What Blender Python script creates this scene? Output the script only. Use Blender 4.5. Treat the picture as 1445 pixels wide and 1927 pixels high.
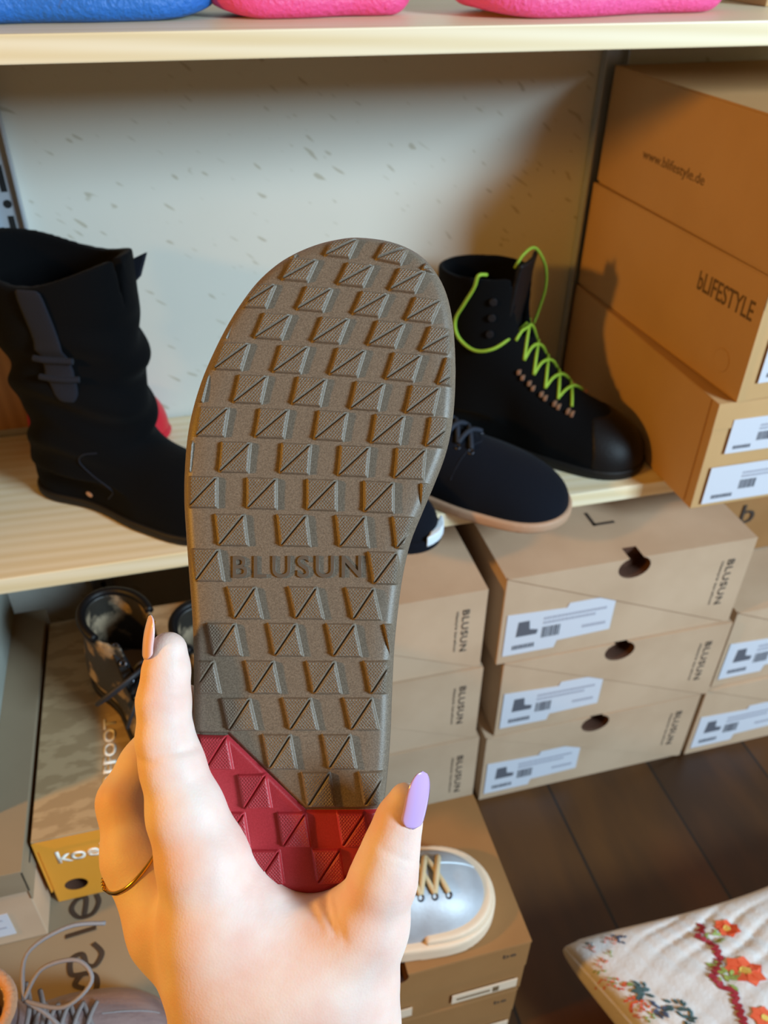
import bpy, bmesh, math, random
import numpy as np
from mathutils import Vector, Matrix
random.seed(7); rng = np.random.default_rng(7)
for o in list(bpy.data.objects): bpy.data.objects.remove(o)
scene = bpy.context.scene
COL = scene.collection
PI = math.pi
def R(a): return math.radians(a)

# ------------------------------------------------------------------ camera
FPX = 1555.0
yaw, pitch, roll = R(15.24), R(36.5), R(0.9)
fwd = np.array([math.sin(yaw)*math.cos(pitch), math.cos(yaw)*math.cos(pitch), -math.sin(pitch)])
r0 = np.array([math.cos(yaw), -math.sin(yaw), 0.0]); u0 = np.cross(r0, fwd)
CR = r0*math.cos(roll)+u0*math.sin(roll); CU = u0*math.cos(roll)-r0*math.sin(roll); CF = fwd
CAM = np.array([0, 0, 0.962])
cd = bpy.data.cameras.new('camera'); cam = bpy.data.objects.new('camera', cd); COL.objects.link(cam)
cd.sensor_fit = 'HORIZONTAL'; cd.sensor_width = 36; cd.lens = 36*FPX/1445
cd.clip_start = 0.01
m = Matrix.Identity(4)
for i in range(3):
    m[i][0] = CR[i]; m[i][1] = CU[i]; m[i][2] = -CF[i]; m[i][3] = CAM[i]
cam.matrix_world = m
cd.dof.use_dof = True; cd.dof.focus_distance = 0.36; cd.dof.aperture_fstop = 17
scene.camera = cam

# ------------------------------------------------------------------ light
w = bpy.data.worlds.new('world'); scene.world = w; w.use_nodes = True
w.node_tree.nodes['Background'].inputs[0].default_value = (1.0, 0.56, 0.20, 1)
w.node_tree.nodes['Background'].inputs[1].default_value = 0.20
def area(name, loc, target, size, power, color, spread=180):
    l = bpy.data.lights.new(name, 'AREA'); l.size = size; l.energy = power; l.color = color; l.spread = R(spread)
    o = bpy.data.objects.new(name, l); COL.objects.link(o); o.location = loc
    o.rotation_euler = (Vector(target)-Vector(loc)).to_track_quat('-Z', 'Y').to_euler(); return o
area('window_daylight', (1.62, -1.15, 1.60), (0.2, 0.7, 0.65), 0.60, 96, (0.60, 0.83, 1.0))
sl = bpy.data.lights.new('shop_spotlight_warm', 'SPOT'); sl.energy = 36; sl.color = (1.0, 0.46, 0.05); sl.spot_size = R(66); sl.spot_blend = .7; sl.shadow_soft_size = .05
so = bpy.data.objects.new('shop_spotlight_warm', sl); COL.objects.link(so); so.location = (-0.95, 0.25, 1.09)
so.rotation_euler = (Vector((0.5, 0.37, 0.46))-Vector(so.location)).to_track_quat('-Z', 'Y').to_euler()
scene.view_settings.view_transform = 'Standard'; scene.view_settings.look = 'None'
scene.view_settings.gamma = 1; scene.view_settings.exposure = 0.0; scene.view_settings.use_curve_mapping = False

# ------------------------------------------------------------------ helpers
def lin(h):
    h = h.lstrip('#'); v = [int(h[i:i+2], 16)/255 for i in (0, 2, 4)]
    return tuple(((c+0.055)/1.055)**2.4 if c > 0.04045 else c/12.92 for c in v)+(1,)
def C(x, y, d):
    """world point seen in direction (x, y) of the lens at depth d along its axis"""
    return CAM + d*((x-722.5)/FPX*CR - (y-963.5)/FPX*CU + CF)
def newmat(name):
    m = bpy.data.materials.new(name); m.use_nodes = True
    return m, m.node_tree, m.node_tree.nodes['Principled BSDF']
def N(t, typ, **kw):
    n = t.nodes.new(typ)
    for k, v in kw.items(): setattr(n, k, v)
    return n
def mat(name, col, rough=0.6, metal=0.0, col2=None, nscale=20, stretch=(1, 1, 1), bump=0.0, bscale=200, bstretch=None,
        sheen=0.0, spec=0.5, sss=0.0, coat=0.0, contrast=(0.35, 0.65)):
    m, t, b = newmat(name)
    c = lin(col) if isinstance(col, str) else col
    b.inputs['Base Color'].default_value = c
    b.inputs['Roughness'].default_value = rough; b.inputs['Metallic'].default_value = metal
    b.inputs['Sheen Weight'].default_value = sheen; b.inputs['Specular IOR Level'].default_value = spec
    b.inputs['Coat Weight'].default_value = coat
    tc = N(t, 'ShaderNodeTexCoord')
    if col2:
        mp = N(t, 'ShaderNodeMapping'); mp.inputs['Scale'].default_value = stretch
        t.links.new(tc.outputs['Object'], mp.inputs[0])
        nz = N(t, 'ShaderNodeTexNoise'); nz.inputs['Scale'].default_value = nscale; nz.inputs['Detail'].default_value = 6
        t.links.new(mp.outputs[0], nz.inputs['Vector'])
        cr = N(t, 'ShaderNodeValToRGB'); cr.color_ramp.elements[0].position = contrast[0]; cr.color_ramp.elements[1].position = contrast[1]
        cr.color_ramp.elements[0].color = c; cr.color_ramp.elements[1].color = lin(col2)
        t.links.new(nz.outputs['Fac'], cr.inputs[0]); t.links.new(cr.outputs[0], b.inputs['Base Color'])
    if bump:
        mp = N(t, 'ShaderNodeMapping'); mp.inputs['Scale'].default_value = bstretch or (1, 1, 1)
        t.links.new(tc.outputs['Object'], mp.inputs[0])
        nz = N(t, 'ShaderNodeTexNoise'); nz.inputs['Scale'].default_value = bscale; nz.inputs['Detail'].default_value = 4
        t.links.new(mp.outputs[0], nz.inputs['Vector'])
        bp = N(t, 'ShaderNodeBump'); bp.inputs['Strength'].default_value = bump; bp.inputs['Distance'].default_value = 0.002
        t.links.new(nz.outputs['Fac'], bp.inputs['Height']); t.links.new(bp.outputs[0], b.inputs['Normal'])
    if sss:
        b.inputs['Subsurface Weight'].default_value = sss
    return m

M = {}
M['kraft'] = mat('kraft_card', '#B5987C', 0.75, col2='#C2A68A', nscale=9, bump=0.08, bscale=500)
M['kraft_dark'] = mat('brown_card_shaded', '#8E6234', 0.75, col2='#986C3E', nscale=9, bump=0.08, bscale=500)  # brown card; tone also holds the holder's shadow over the low boxes
M['kraft_orange'] = mat('orange_brown_card', '#BC9462', 0.72, col2='#C59D6B', nscale=7, bump=0.08, bscale=500)
M['kraft_grey_shaded'] = mat('grey_brown_card_shaded', '#8A7B64', 0.7, col2='#94856E', nscale=6, bump=0.05, bscale=500)  # greyish card, darkened in base colour for the shade of the unbuilt holder
M['grey_card'] = mat('grey_card', '#8F948C', 0.7, col2='#979C94', nscale=6)
M['orange_card'] = mat('orange_card', '#DE942A', 0.6, col2='#E29A34', nscale=9)
M['hole'] = mat('box_inside', '#4A2A18', 0.9)
M['ink'] = mat('dark_ink', '#3A2E26', 0.7)
M['ink_soft'] = mat('brown_ink', '#6A5236', 0.7)
M['sticker'] = mat('sticker_paper', '#CDD0DA', 0.5)
M['print'] = mat('sticker_print', '#5A5C66', 0.6)
M['print_pale'] = mat('sticker_print_pale', '#A9ABB8', 0.6)
M['white_ink'] = mat('white_ink', '#F3EEE2', 0.6)
M['black_suede'] = mat('black_suede', (.0022,.0024,.0030,1), 0.92, bump=0.25, bscale=900, sheen=0.02, spec=0.08)
M['black_leather'] = mat('black_leather', (.004,.0035,.0042,1), 0.5, bump=0.15, bscale=500, spec=.25)
M['black_web'] = mat('black_webbing', (.011,.013,.021,1), 0.8, bump=0.3, bscale=700, sheen=0.03, spec=.15)
M['black_rubber'] = mat('black_rubber', '#14110F', 0.6, spec=.3)
M['navy'] = mat('navy_knit', (.0042,.0055,.010,1), 0.9, bump=0.25, bscale=900, sheen=0.03, spec=0.1)
M['navy_lace'] = mat('navy_lace', '#1A2230', 0.8, bump=0.3, bscale=900)
M['tan_rubber'] = mat('tan_rubber', '#B08D72', 0.6)
M['lime'] = mat('lime_lace', '#8DB32E', 0.6, bump=0.4, bscale=1500)
M['copper'] = mat('rose_copper', '#C49A80', 0.35, metal=0.6)
M['eyelet'] = mat('gunmetal', '#50525A', 0.3, metal=0.9)
M['steel'] = mat('grey_painted_steel', '#A7AFB8', 0.4, metal=0.3)
M['slot'] = mat('slot_shadow', '#0B0A0A', 0.9)
M['blue_foam'] = mat('blue_foam', '#1F66B8', 0.5, bump=0.9, bscale=260)
M['blue_smooth'] = mat('blue_foam_smooth', '#2768B4', 0.45)
M['pink_foam'] = mat('pink_foam', '#E24A86', 0.5, bump=0.9, bscale=260)
M['pink_smooth'] = mat('pink_foam_smooth', '#D85A98', 0.42)
M['mag_foam'] = mat('magenta_foam', '#E2508E', 0.5, bump=0.9, bscale=260)
M['mag_smooth'] = mat('magenta_foam_smooth', '#CE55A4', 0.42)
M['red'] = mat('red_leather', '#C0182C', 0.4)
M['white_rubber'] = mat('white_rubber', '#D8E4EE', 0.5)
M['cream_rubber'] = mat('cream_rubber', '#DDC5AB', 0.6)
M['pearl'] = mat('pearl_leather', '#B4BAC2', 0.5, metal=0.15, col2='#A3A4AA', nscale=30, bump=0.1, bscale=300)
M['cream_lace'] = mat('cream_lace', '#CDB68F', 0.7, bump=0.4, bscale=1500)
M['rose_leather'] = mat('rose_metallic_leather', '#9C8586', 0.34, metal=0.5, col2='#AA9290', nscale=60, stretch=(1, 6, 1), bump=0.2, bscale=400)
M['grey_lace'] = mat('grey_lace', '#8C8484', 0.6, bump=0.4, bscale=1500)
M['fleece'] = mat('pink_fleece', '#D6A27C', 0.95, bump=0.9, bscale=300, sheen=0.3)
M['insole'] = mat('tan_insole', '#8E7256', 0.8)
M['camo'] = mat('snake_print_leather', '#2A2620', 0.5, col2='#94826A', nscale=38, contrast=(0.50, 0.60), bump=0.2, bscale=300)
M['dark_lace'] = mat('dark_lace', '#1C1B20', 0.6)
M['brass'] = mat('brass', '#B98B33', 0.25, metal=1.0)

# skin: slightly mottled, translucent
m, t, b = newmat('skin'); M['skin'] = m
tc = N(t, 'ShaderNodeTexCoord'); nz = N(t, 'ShaderNodeTexNoise'); nz.inputs['Scale'].default_value = 45; nz.inputs['Detail'].default_value = 3
t.links.new(tc.outputs['Object'], nz.inputs['Vector'])
cr = N(t, 'ShaderNodeValToRGB'); cr.color_ramp.elements[0].position = .3; cr.color_ramp.elements[1].position = .72
cr.color_ramp.elements[0].color = lin('#EAD6CB'); cr.color_ramp.elements[1].color = lin('#E4BBAC')
t.links.new(nz.outputs['Fac'], cr.inputs[0]); t.links.new(cr.outputs[0], b.inputs['Base Color'])
b.inputs['Roughness'].default_value = .56; b.inputs['Specular IOR Level'].default_value = .35; b.inputs['Subsurface Weight'].default_value = 0.35
b.inputs['Subsurface Radius'].default_value = (1.0, 0.35, 0.2); b.inputs['Subsurface Scale'].default_value = 0.004
vo = N(t, 'ShaderNodeTexVoronoi'); vo.inputs['Scale'].default_value = 900; t.links.new(tc.outputs['Object'], vo.inputs['Vector'])
bp = N(t, 'ShaderNodeBump'); bp.inputs['Strength'].default_value = .12; bp.inputs['Distance'].default_value = .0006
t.links.new(vo.outputs['Distance'], bp.inputs['Height']); t.links.new(bp.outputs[0], b.inputs['Normal'])
M['nail_lilac'] = mat('lilac_nail_varnish', '#C9A6DC', 0.12, coat=0.8)
M['nail_pink'] = mat('pink_nail_varnish', '#EFC9C8', 0.15, coat=0.8)
M['gold'] = mat('gold', '#D8A845', 0.2, metal=1.0)

# sole rubber with a knurl bump driven by the 'tread' attribute
def rubber(name, c1, c2):
    m, t, b = newmat(name)
    tc = N(t, 'ShaderNodeTexCoord'); at = N(t, 'ShaderNodeAttribute', attribute_name='tread')
    uv = N(t, 'ShaderNodeAttribute', attribute_name='flatpos')
    nz = N(t, 'ShaderNodeTexNoise'); nz.inputs['Scale'].default_value = 1600; nz.inputs['Detail'].default_value = 2
    t.links.new(tc.outputs['Object'], nz.inputs['Vector'])
    cr = N(t, 'ShaderNodeValToRGB'); cr.color_ramp.elements[0].color = lin(c1); cr.color_ramp.elements[1].color = lin(c2)
    cr.color_ramp.elements[0].position = .35; cr.color_ramp.elements[1].position = .75
    t.links.new(nz.outputs['Fac'], cr.inputs[0]); t.links.new(cr.outputs[0], b.inputs['Base Color'])
    b.inputs['Roughness'].default_value = .48; b.inputs['Specular IOR Level'].default_value = .5
    ws = []
    for ang in (40, -40):
        mp = N(t, 'ShaderNodeMapping'); mp.inputs['Rotation'].default_value = (0, 0, R(ang)); t.links.new(uv.outputs['Vector'], mp.inputs[0])
        wv = N(t, 'ShaderNodeTexWave'); wv.inputs['Scale'].default_value = 2*PI/20/4.6; t.links.new(mp.outputs[0], wv.inputs['Vector']); ws.append(wv)
    mx = N(t, 'ShaderNodeMath', operation='MAXIMUM'); t.links.new(ws[0].outputs['Fac'], mx.inputs[0]); t.links.new(ws[1].outputs['Fac'], mx.inputs[1])
    ml = N(t, 'ShaderNodeMath', operation='MULTIPLY'); t.links.new(mx.outputs[0], ml.inputs[0]); t.links.new(at.outputs['Fac'], ml.inputs[1])
    b1 = N(t, 'ShaderNodeBump'); b1.inputs['Strength'].default_value = 1.0; b1.inputs['Distance'].default_value = .00030
    t.links.new(ml.outputs[0], b1.inputs['Height'])
    b2 = N(t, 'ShaderNodeBump'); b2.inputs['Strength'].default_value = .35; b2.inputs['Distance'].default_value = .0002
    t.links.new(nz.outputs['Fac'], b2.inputs['Height']); t.links.new(b1.outputs[0], b2.inputs['Normal']); t.links.new(b2.outputs[0], b.inputs['Normal'])
    return m
M['sole'] = rubber('brown_sole_rubber', '#605447', '#7D6F5F')
M['sole_letter'] = mat('sole_letter_rubber', '#574C41', 0.45)
M['sole_red'] = rubber('red_sole_rubber', '#A3262F', '#B02E38')

# pine board
def pine(name, c1, c2, axis=(0.6, 14, 14)):
    m, t, b = newmat(name)
    tc = N(t, 'ShaderNodeTexCoord'); mp = N(t, 'ShaderNodeMapping'); mp.inputs['Scale'].default_value = axis; t.links.new(tc.outputs['Object'], mp.inputs[0])
    nz = N(t, 'ShaderNodeTexNoise'); nz.inputs['Scale'].default_value = 3; nz.inputs['Detail'].default_value = 3; t.links.new(mp.outputs[0], nz.inputs['Vector'])
    wv = N(t, 'ShaderNodeTexWave', bands_direction='DIAGONAL'); wv.inputs['Scale'].default_value = 3; wv.inputs['Distortion'].default_value = 3; wv.inputs['Detail'].default_value = 2
    t.links.new(mp.outputs[0], wv.inputs['Vector'])
    ad = N(t, 'ShaderNodeMath', operation='MULTIPLY'); t.links.new(nz.outputs['Fac'], ad.inputs[0]); t.links.new(wv.outputs['Fac'], ad.inputs[1])
    cr = N(t, 'ShaderNodeValToRGB'); cr.color_ramp.elements[0].color = lin(c1); cr.color_ramp.elements[1].color = lin(c2); cr.color_ramp.elements[1].position = .6
    t.links.new(ad.outputs[0], cr.inputs[0]); t.links.new(cr.outputs[0], b.inputs['Base Color'])
    b.inputs['Roughness'].default_value = .45
    bp = N(t, 'ShaderNodeBump'); bp.inputs['Strength'].default_value = .15; bp.inputs['Distance'].default_value = .001; t.links.new(ad.outputs[0], bp.inputs['Height']); t.links.new(bp.outputs[0], b.inputs['Normal'])
    return m
M['pine'] = pine('pine_board', '#E9DBBC', '#DECBA2')

M['wood_strip'] = pine('orange_wood', '#C08A4C', '#A8743A', (14, 14, .6))
# back wall panel: pale, faint mottling, small diagonal scuffs
m, t, b = newmat('wall_panel'); M['wall'] = m
tc = N(t, 'ShaderNodeTexCoord')
nz = N(t, 'ShaderNodeTexNoise'); nz.inputs['Scale'].default_value = 5; nz.inputs['Detail'].default_value = 5; t.links.new(tc.outputs['Object'], nz.inputs['Vector'])
cr = N(t, 'ShaderNodeValToRGB'); cr.color_ramp.elements[0].color = lin('#C6C4B8'); cr.color_ramp.elements[1].color = lin('#D2D0C6'); t.links.new(nz.outputs['Fac'], cr.inputs[0])
mp = N(t, 'ShaderNodeMapping'); mp.inputs['Rotation'].default_value = (0, R(-35), 0); mp2 = N(t, 'ShaderNodeMapping'); mp2.inputs['Scale'].default_value = (34, 1, 130)
t.links.new(tc.outputs['Object'], mp.inputs[0]); t.links.new(mp.outputs[0], mp2.inputs[0])
n2 = N(t, 'ShaderNodeTexNoise'); n2.inputs['Scale'].default_value = 1.6; n2.inputs['Detail'].default_value = 0; t.links.new(mp2.outputs[0], n2.inputs['Vector'])
c2 = N(t, 'ShaderNodeValToRGB'); c2.color_ramp.elements[0].position = .77; c2.color_ramp.elements[1].position = .84; t.links.new(n2.outputs['Fac'], c2.inputs[0])
c2.color_ramp.elements[1].color = (.5, .5, .5, 1)
mx = N(t, 'ShaderNodeMixRGB'); mx.inputs[2].default_value = lin('#8F8464'); t.links.new(c2.outputs[0], mx.inputs[0]); t.links.new(cr.outputs[0], mx.inputs[1]); t.links.new(mx.outputs[0], b.inputs['Base Color'])
b.inputs['Roughness'].default_value = .7

# dark plank floor
m, t, b = newmat('dark_plank_floor'); M['floor'] = m
tc = N(t, 'ShaderNodeTexCoord'); sp = N(t, 'ShaderNodeSeparateXYZ'); t.links.new(tc.outputs['Object'], sp.inputs[0])
dv = N(t, 'ShaderNodeMath', operation='MULTIPLY_ADD'); dv.inputs[1].default_value = 1/.15; dv.inputs[2].default_value = .35; t.links.new(sp.outputs['X'], dv.inputs[0])
fr = N(t, 'ShaderNodeMath', operation='FRACT'); t.links.new(dv.outputs[0], fr.inputs[0])
cs = N(t, 'ShaderNodeMath', operation='LESS_THAN'); cs.inputs[1].default_value = .025; t.links.new(fr.outputs[0], cs.inputs[0])
fl = N(t, 'ShaderNodeMath', operation='FLOOR'); t.links.new(dv.outputs[0], fl.inputs[0])
wn = N(t, 'ShaderNodeTexWhiteNoise', noise_dimensions='1D'); t.links.new(fl.outputs[0], wn.inputs['W'])
mp = N(t, 'ShaderNodeMapping'); mp.inputs['Scale'].default_value = (9, 2, 1); t.links.new(tc.outputs['Object'], mp.inputs[0])
nz = N(t, 'ShaderNodeTexNoise'); nz.inputs['Scale'].default_value = 2.2; nz.inputs['Detail'].default_value = 5; t.links.new(mp.outputs[0], nz.inputs['Vector'])
ad = N(t, 'ShaderNodeMath', operation='MULTIPLY_ADD'); ad.inputs[1].default_value = .3; t.links.new(wn.outputs[0], ad.inputs[0]); t.links.new(nz.outputs['Fac'], ad.inputs[2])
cr = N(t, 'ShaderNodeValToRGB'); cr.color_ramp.elements[0].color = lin('#331C07'); cr.color_ramp.elements[0].position = .4
cr.color_ramp.elements[1].color = lin('#52300D'); cr.color_ramp.elements[1].position = .85; t.links.new(ad.outputs[0], cr.inputs[0])
mx = N(t, 'ShaderNodeMixRGB'); mx.inputs[2].default_value = lin('#1A0F08'); t.links.new(cs.outputs[0], mx.inputs[0]); t.links.new(cr.outputs[0], mx.inputs[1]); t.links.new(mx.outputs[0], b.inputs['Base Color'])
b.inputs['Roughness'].default_value = .42

M['cushion'] = mat('white_quilt_cotton', '#CCC6C4', 0.85, col2='#D6D2D0', nscale=12, bump=0.35, bscale=240, sheen=.2)
M['th_red'] = mat('red_thread', '#9A2030', 0.7); M['th_orange'] = mat('orange_thread', '#D8562E', 0.7)
M['th_green'] = mat('green_thread', '#8FA050', 0.7); M['th_teal'] = mat('teal_thread', '#3E5A5E', 0.7)
M['th_pink'] = mat('pink_thread', '#D58A78', 0.7); M['th_blue'] = mat('blue_thread', '#44506E', 0.7); M['th_yellow'] = mat('yellow_thread', '#D9B95A', 0.7)

# ---- object plumbing
def setp(o, label=None, cat=None, group=None, kind=None):
    if label: o['label'] = label
    if cat: o['category'] = cat
    if group: o['group'] = group
    if kind: o['kind'] = kind
    return o
def thing(name, label, cat, loc=(0, 0, 0), rz=0, group=None):
    o = bpy.data.objects.new(name, None); COL.objects.link(o); o.empty_display_size = .02
    o.location = loc; o.rotation_euler = (0, 0, rz); return setp(o, label, cat, group)
def link(name, me, mt, parent=None, smooth=False, world=False):
    """world=True: mesh coordinates are world coordinates, shift them to the (unrotated) parent"""
    if mt is not None:
        me.materials.clear(); me.materials.append(M[mt] if isinstance(mt, str) else mt)
    if smooth:
        me.polygons.foreach_set('use_smooth', np.ones(len(me.polygons), bool))
    o = bpy.data.objects.new(name, me); COL.objects.link(o)
    if parent:
        o.parent = parent
        if world:
            q = parent; off = Vector((0, 0, 0))
            while q: off += q.location; q = q.parent
            me.transform(Matrix.Translation(-off))
    return o
def pyd(name, v, f):
    me = bpy.data.meshes.new(name); me.from_pydata([tuple(map(float, p)) for p in v], [], [tuple(map(int, q)) for q in f]); me.update(); return me
def npmesh(name, v, f):
    me = bpy.data.meshes.new(name); v = np.asarray(v, np.float32); f = np.asarray(f, np.int32)
    me.vertices.add(len(v)); me.vertices.foreach_set('co', v.ravel())
    k = f.shape[1]; me.loops.add(len(f)*k); me.loops.foreach_set('vertex_index', f.ravel())
    me.polygons.add(len(f)); me.polygons.foreach_set('loop_start', np.arange(0, len(f)*k, k, dtype=np.int32))
    me.update(calc_edges=True); me.validate(); return me
class MB:
    """collects simple shapes into one mesh"""
    def __init__(s): s.v = []; s.f = []
    def add(s, v, f):
        n = len(s.v); s.v += [tuple(map(float, p)) for p in v]; s.f += [tuple(i+n for i in q) for q in f]; return s
    def box(s, x0, y0, z0, x1, y1, z1):
        v = [(x, y, z) for x in (x0, x1) for y in (y0, y1) for z in (z0, z1)]
        return s.add(v, [(0, 1, 3, 2), (4, 6, 7, 5), (0, 4, 5, 1), (2, 3, 7, 6), (0, 2, 6, 4), (1, 5, 7, 3)])
    def prism(s, pts, off):
        n = len(pts); v = [tuple(p) for p in pts]+[tuple(np.array(p)+np.array(off)) for p in pts]
        return s.add(v, [tuple(range(n)), tuple(range(2*n-1, n-1, -1))]+[(i, i+n, (i+1) % n+n, (i+1) % n) for i in range(n)])
    def tube(s, pts, r, n=8, closed=False, sub=6, flat=None):
        p = smooth_path(pts, sub, closed); N_ = len(p); rings = []
        up = np.array([.13, .21, .97])
        for i in range(N_):
            a = p[(i-1) % N_] if (closed or i > 0) else p[i]; b = p[(i+1) % N_] if (closed or i < N_-1) else p[i]
            t = b-a; t /= np.linalg.norm(t)+1e-12
            x = np.cross(t, up); x /= np.linalg.norm(x)+1e-9; y = np.cross(x, t)
            rr = r(i/(N_-1)) if callable(r) else r
            fx, fy = (1, 1) if flat is None else flat
            rings.append([p[i]+rr*(fx*math.cos(2*PI*k/n)*x+fy*math.sin(2*PI*k/n)*y) for k in range(n)])
        v = [q for g in rings for q in g]; f = []
        for i in range(N_ if closed else N_-1):
            j = (i+1) % N_
            for k in range(n): f.append((i*n+k, i*n+(k+1) % n, j*n+(k+1) % n, j*n+k))
        if not closed: f += [tuple(range(n))[::-1], tuple((N_-1)*n+k for k in range(n))]
        return s.add(v, f)
    def torus(s, c, nrm, R_, r, n=20, k=8):
        nrm = np.array(nrm, float); nrm /= np.linalg.norm(nrm); a = np.cross(nrm, (0.3, .5, .9)); a /= np.linalg.norm(a); b = np.cross(nrm, a); c = np.array(c, float)
        return s.tube([c+R_*(math.cos(2*PI*i/n)*a+math.sin(2*PI*i/n)*b) for i in range(n)], r, k, closed=True, sub=1)
    def disc(s, c, nrm, r, h=.0004, n=16, sx=1.0):
        nrm = np.array(nrm, float); nrm /= np.linalg.norm(nrm); a = np.cross(nrm, (0.3, .5, .9)); a /= np.linalg.norm(a); b = np.cross(nrm, a); c = np.array(c, float)
        return s.prism([c+r*(sx*math.cos(2*PI*i/n)*a+math.sin(2*PI*i/n)*b) for i in range(n)], nrm*h)
    def mesh(s, name, bevel=0, seg=2):
        me = pyd(name, s.v, s.f); bm = bmesh.new(); bm.from_mesh(me)
        bmesh.ops.recalc_face_normals(bm, faces=bm.faces)
        if bevel: bmesh.ops.bevel(bm, geom=list(bm.edges), offset=bevel, segments=seg, affect='EDGES', profile=.6)
        bm.to_mesh(me); bm.free(); return me
def smooth_path(pts, sub=6, closed=False):
    P = [np.array(p, float) for p in pts]
    if sub <= 1 or len(P) < 3: return P
    out = []; n = len(P)
    for i in range(n if closed else n-1):
        g = lambda j: P[j % n] if closed else P[min(max(j, 0), n-1)]
        p0, p1, p2, p3 = g(i-1), g(i), g(i+1), g(i+2)
        for k in range(sub):
            t = k/sub
            out.append(.5*((2*p1)+(-p0+p2)*t+(2*p0-5*p1+4*p2-p3)*t*t+(-p0+3*p1-3*p2+p3)*t**3))
    if not closed: out.append(P[-1])
    return out
def text_mesh(body, size=1.0, extrude=.0, bevel=0, offset=0, spacing=1.0):
    cu = bpy.data.curves.new('t', 'FONT'); cu.body = body; cu.size = size; cu.extrude = extrude; cu.bevel_depth = bevel; cu.offset = offset; cu.space_character = spacing
    cu.resolution_u = 4
    o = bpy.data.objects.new('t', cu); COL.objects.link(o); bpy.context.view_layer.update()
    dg = bpy.context.evaluated_depsgraph_get(); me = bpy.data.meshes.new_from_object(o.evaluated_get(dg))
    bpy.data.objects.remove(o); return me
def text_on(name, body, org, dx, dy, width, height, mt, parent, h=.0003, offset=0.0, spacing=1.0):
    """lettering fitted to width x height on the plane through org spanned by dx (reading) and dy (up)"""
    me = text_mesh(body, offset=offset, spacing=spacing)
    n = len(me.vertices); co = np.zeros(n*3); me.vertices.foreach_get('co', co); co = co.reshape(-1, 3)
    a, b_ = co.min(0), co.max(0)
    s = co-a; s[:, 0] *= width/(b_[0]-a[0]); s[:, 1] *= height/(b_[1]-a[1])
    dx = np.array(dx, float); dy = np.array(dy, float); dz = np.cross(dx, dy)
    w_ = np.array(org)+s[:, :1]*dx+s[:, 1:2]*dy+dz*h
    me.vertices.foreach_set('co', w_.astype(np.float32).ravel()); me.update()
    o = link(name, me, mt, parent)
    md = o.modifiers.new('s', 'SOLIDIFY'); md.thickness = .0003; md.offset = -1
    return o
def boolean_diff(o, cutter_me, mt='hole'):
    cutter_me.materials.clear(); cutter_me.materials.append(M[mt]); o.data.materials.append(M[mt])
    c = bpy.data.objects.new('cut', cutter_me); COL.objects.link(c); c.parent = o.parent
    md = o.modifiers.new('b', 'BOOLEAN'); md.object = c; md.operation = 'DIFFERENCE'; md.solver = 'EXACT'; md.use_self = True
    try: md.material_mode = 'TRANSFER'
    except Exception: pass
    bpy.context.view_layer.update(); dg = bpy.context.evaluated_depsgraph_get()
    me = bpy.data.meshes.new_from_object(o.evaluated_get(dg)); o.modifiers.clear(); o.data = me; bpy.data.objects.remove(c)

# ---- implicit surfaces
def smin(a, b, k):
    h = np.clip(.5+.5*(b-a)/k, 0, 1); return b+(a-b)*h-k*h*(1-h)
def smax(a, b, k): return -smin(-a, -b, k)
def cone(P, a, b, ra, rb):
    a = np.array(a, float); b = np.array(b, float); d = b-a; t_ = np.clip(((P-a)@d)/(d@d+1e-12), 0, 1)
    return np.linalg.norm(P-a-t_[..., None]*d, axis=-1)-(ra+(rb-ra)*t_)
def ell(P, c, r, ang=0):
    q = P-np.array(c, float)
    if ang:
        ca, sa = math.cos(ang), math.sin(ang); q = np.stack([q[..., 0]*ca+q[..., 1]*sa, -q[..., 0]*sa+q[..., 1]*ca, q[..., 2]], -1)
    r = np.array(r, float); k0 = np.linalg.norm(q/r, axis=-1); k1 = np.linalg.norm(q/(r*r), axis=-1)
    return k0*(k0-1)/(k1+1e-9)
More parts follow.
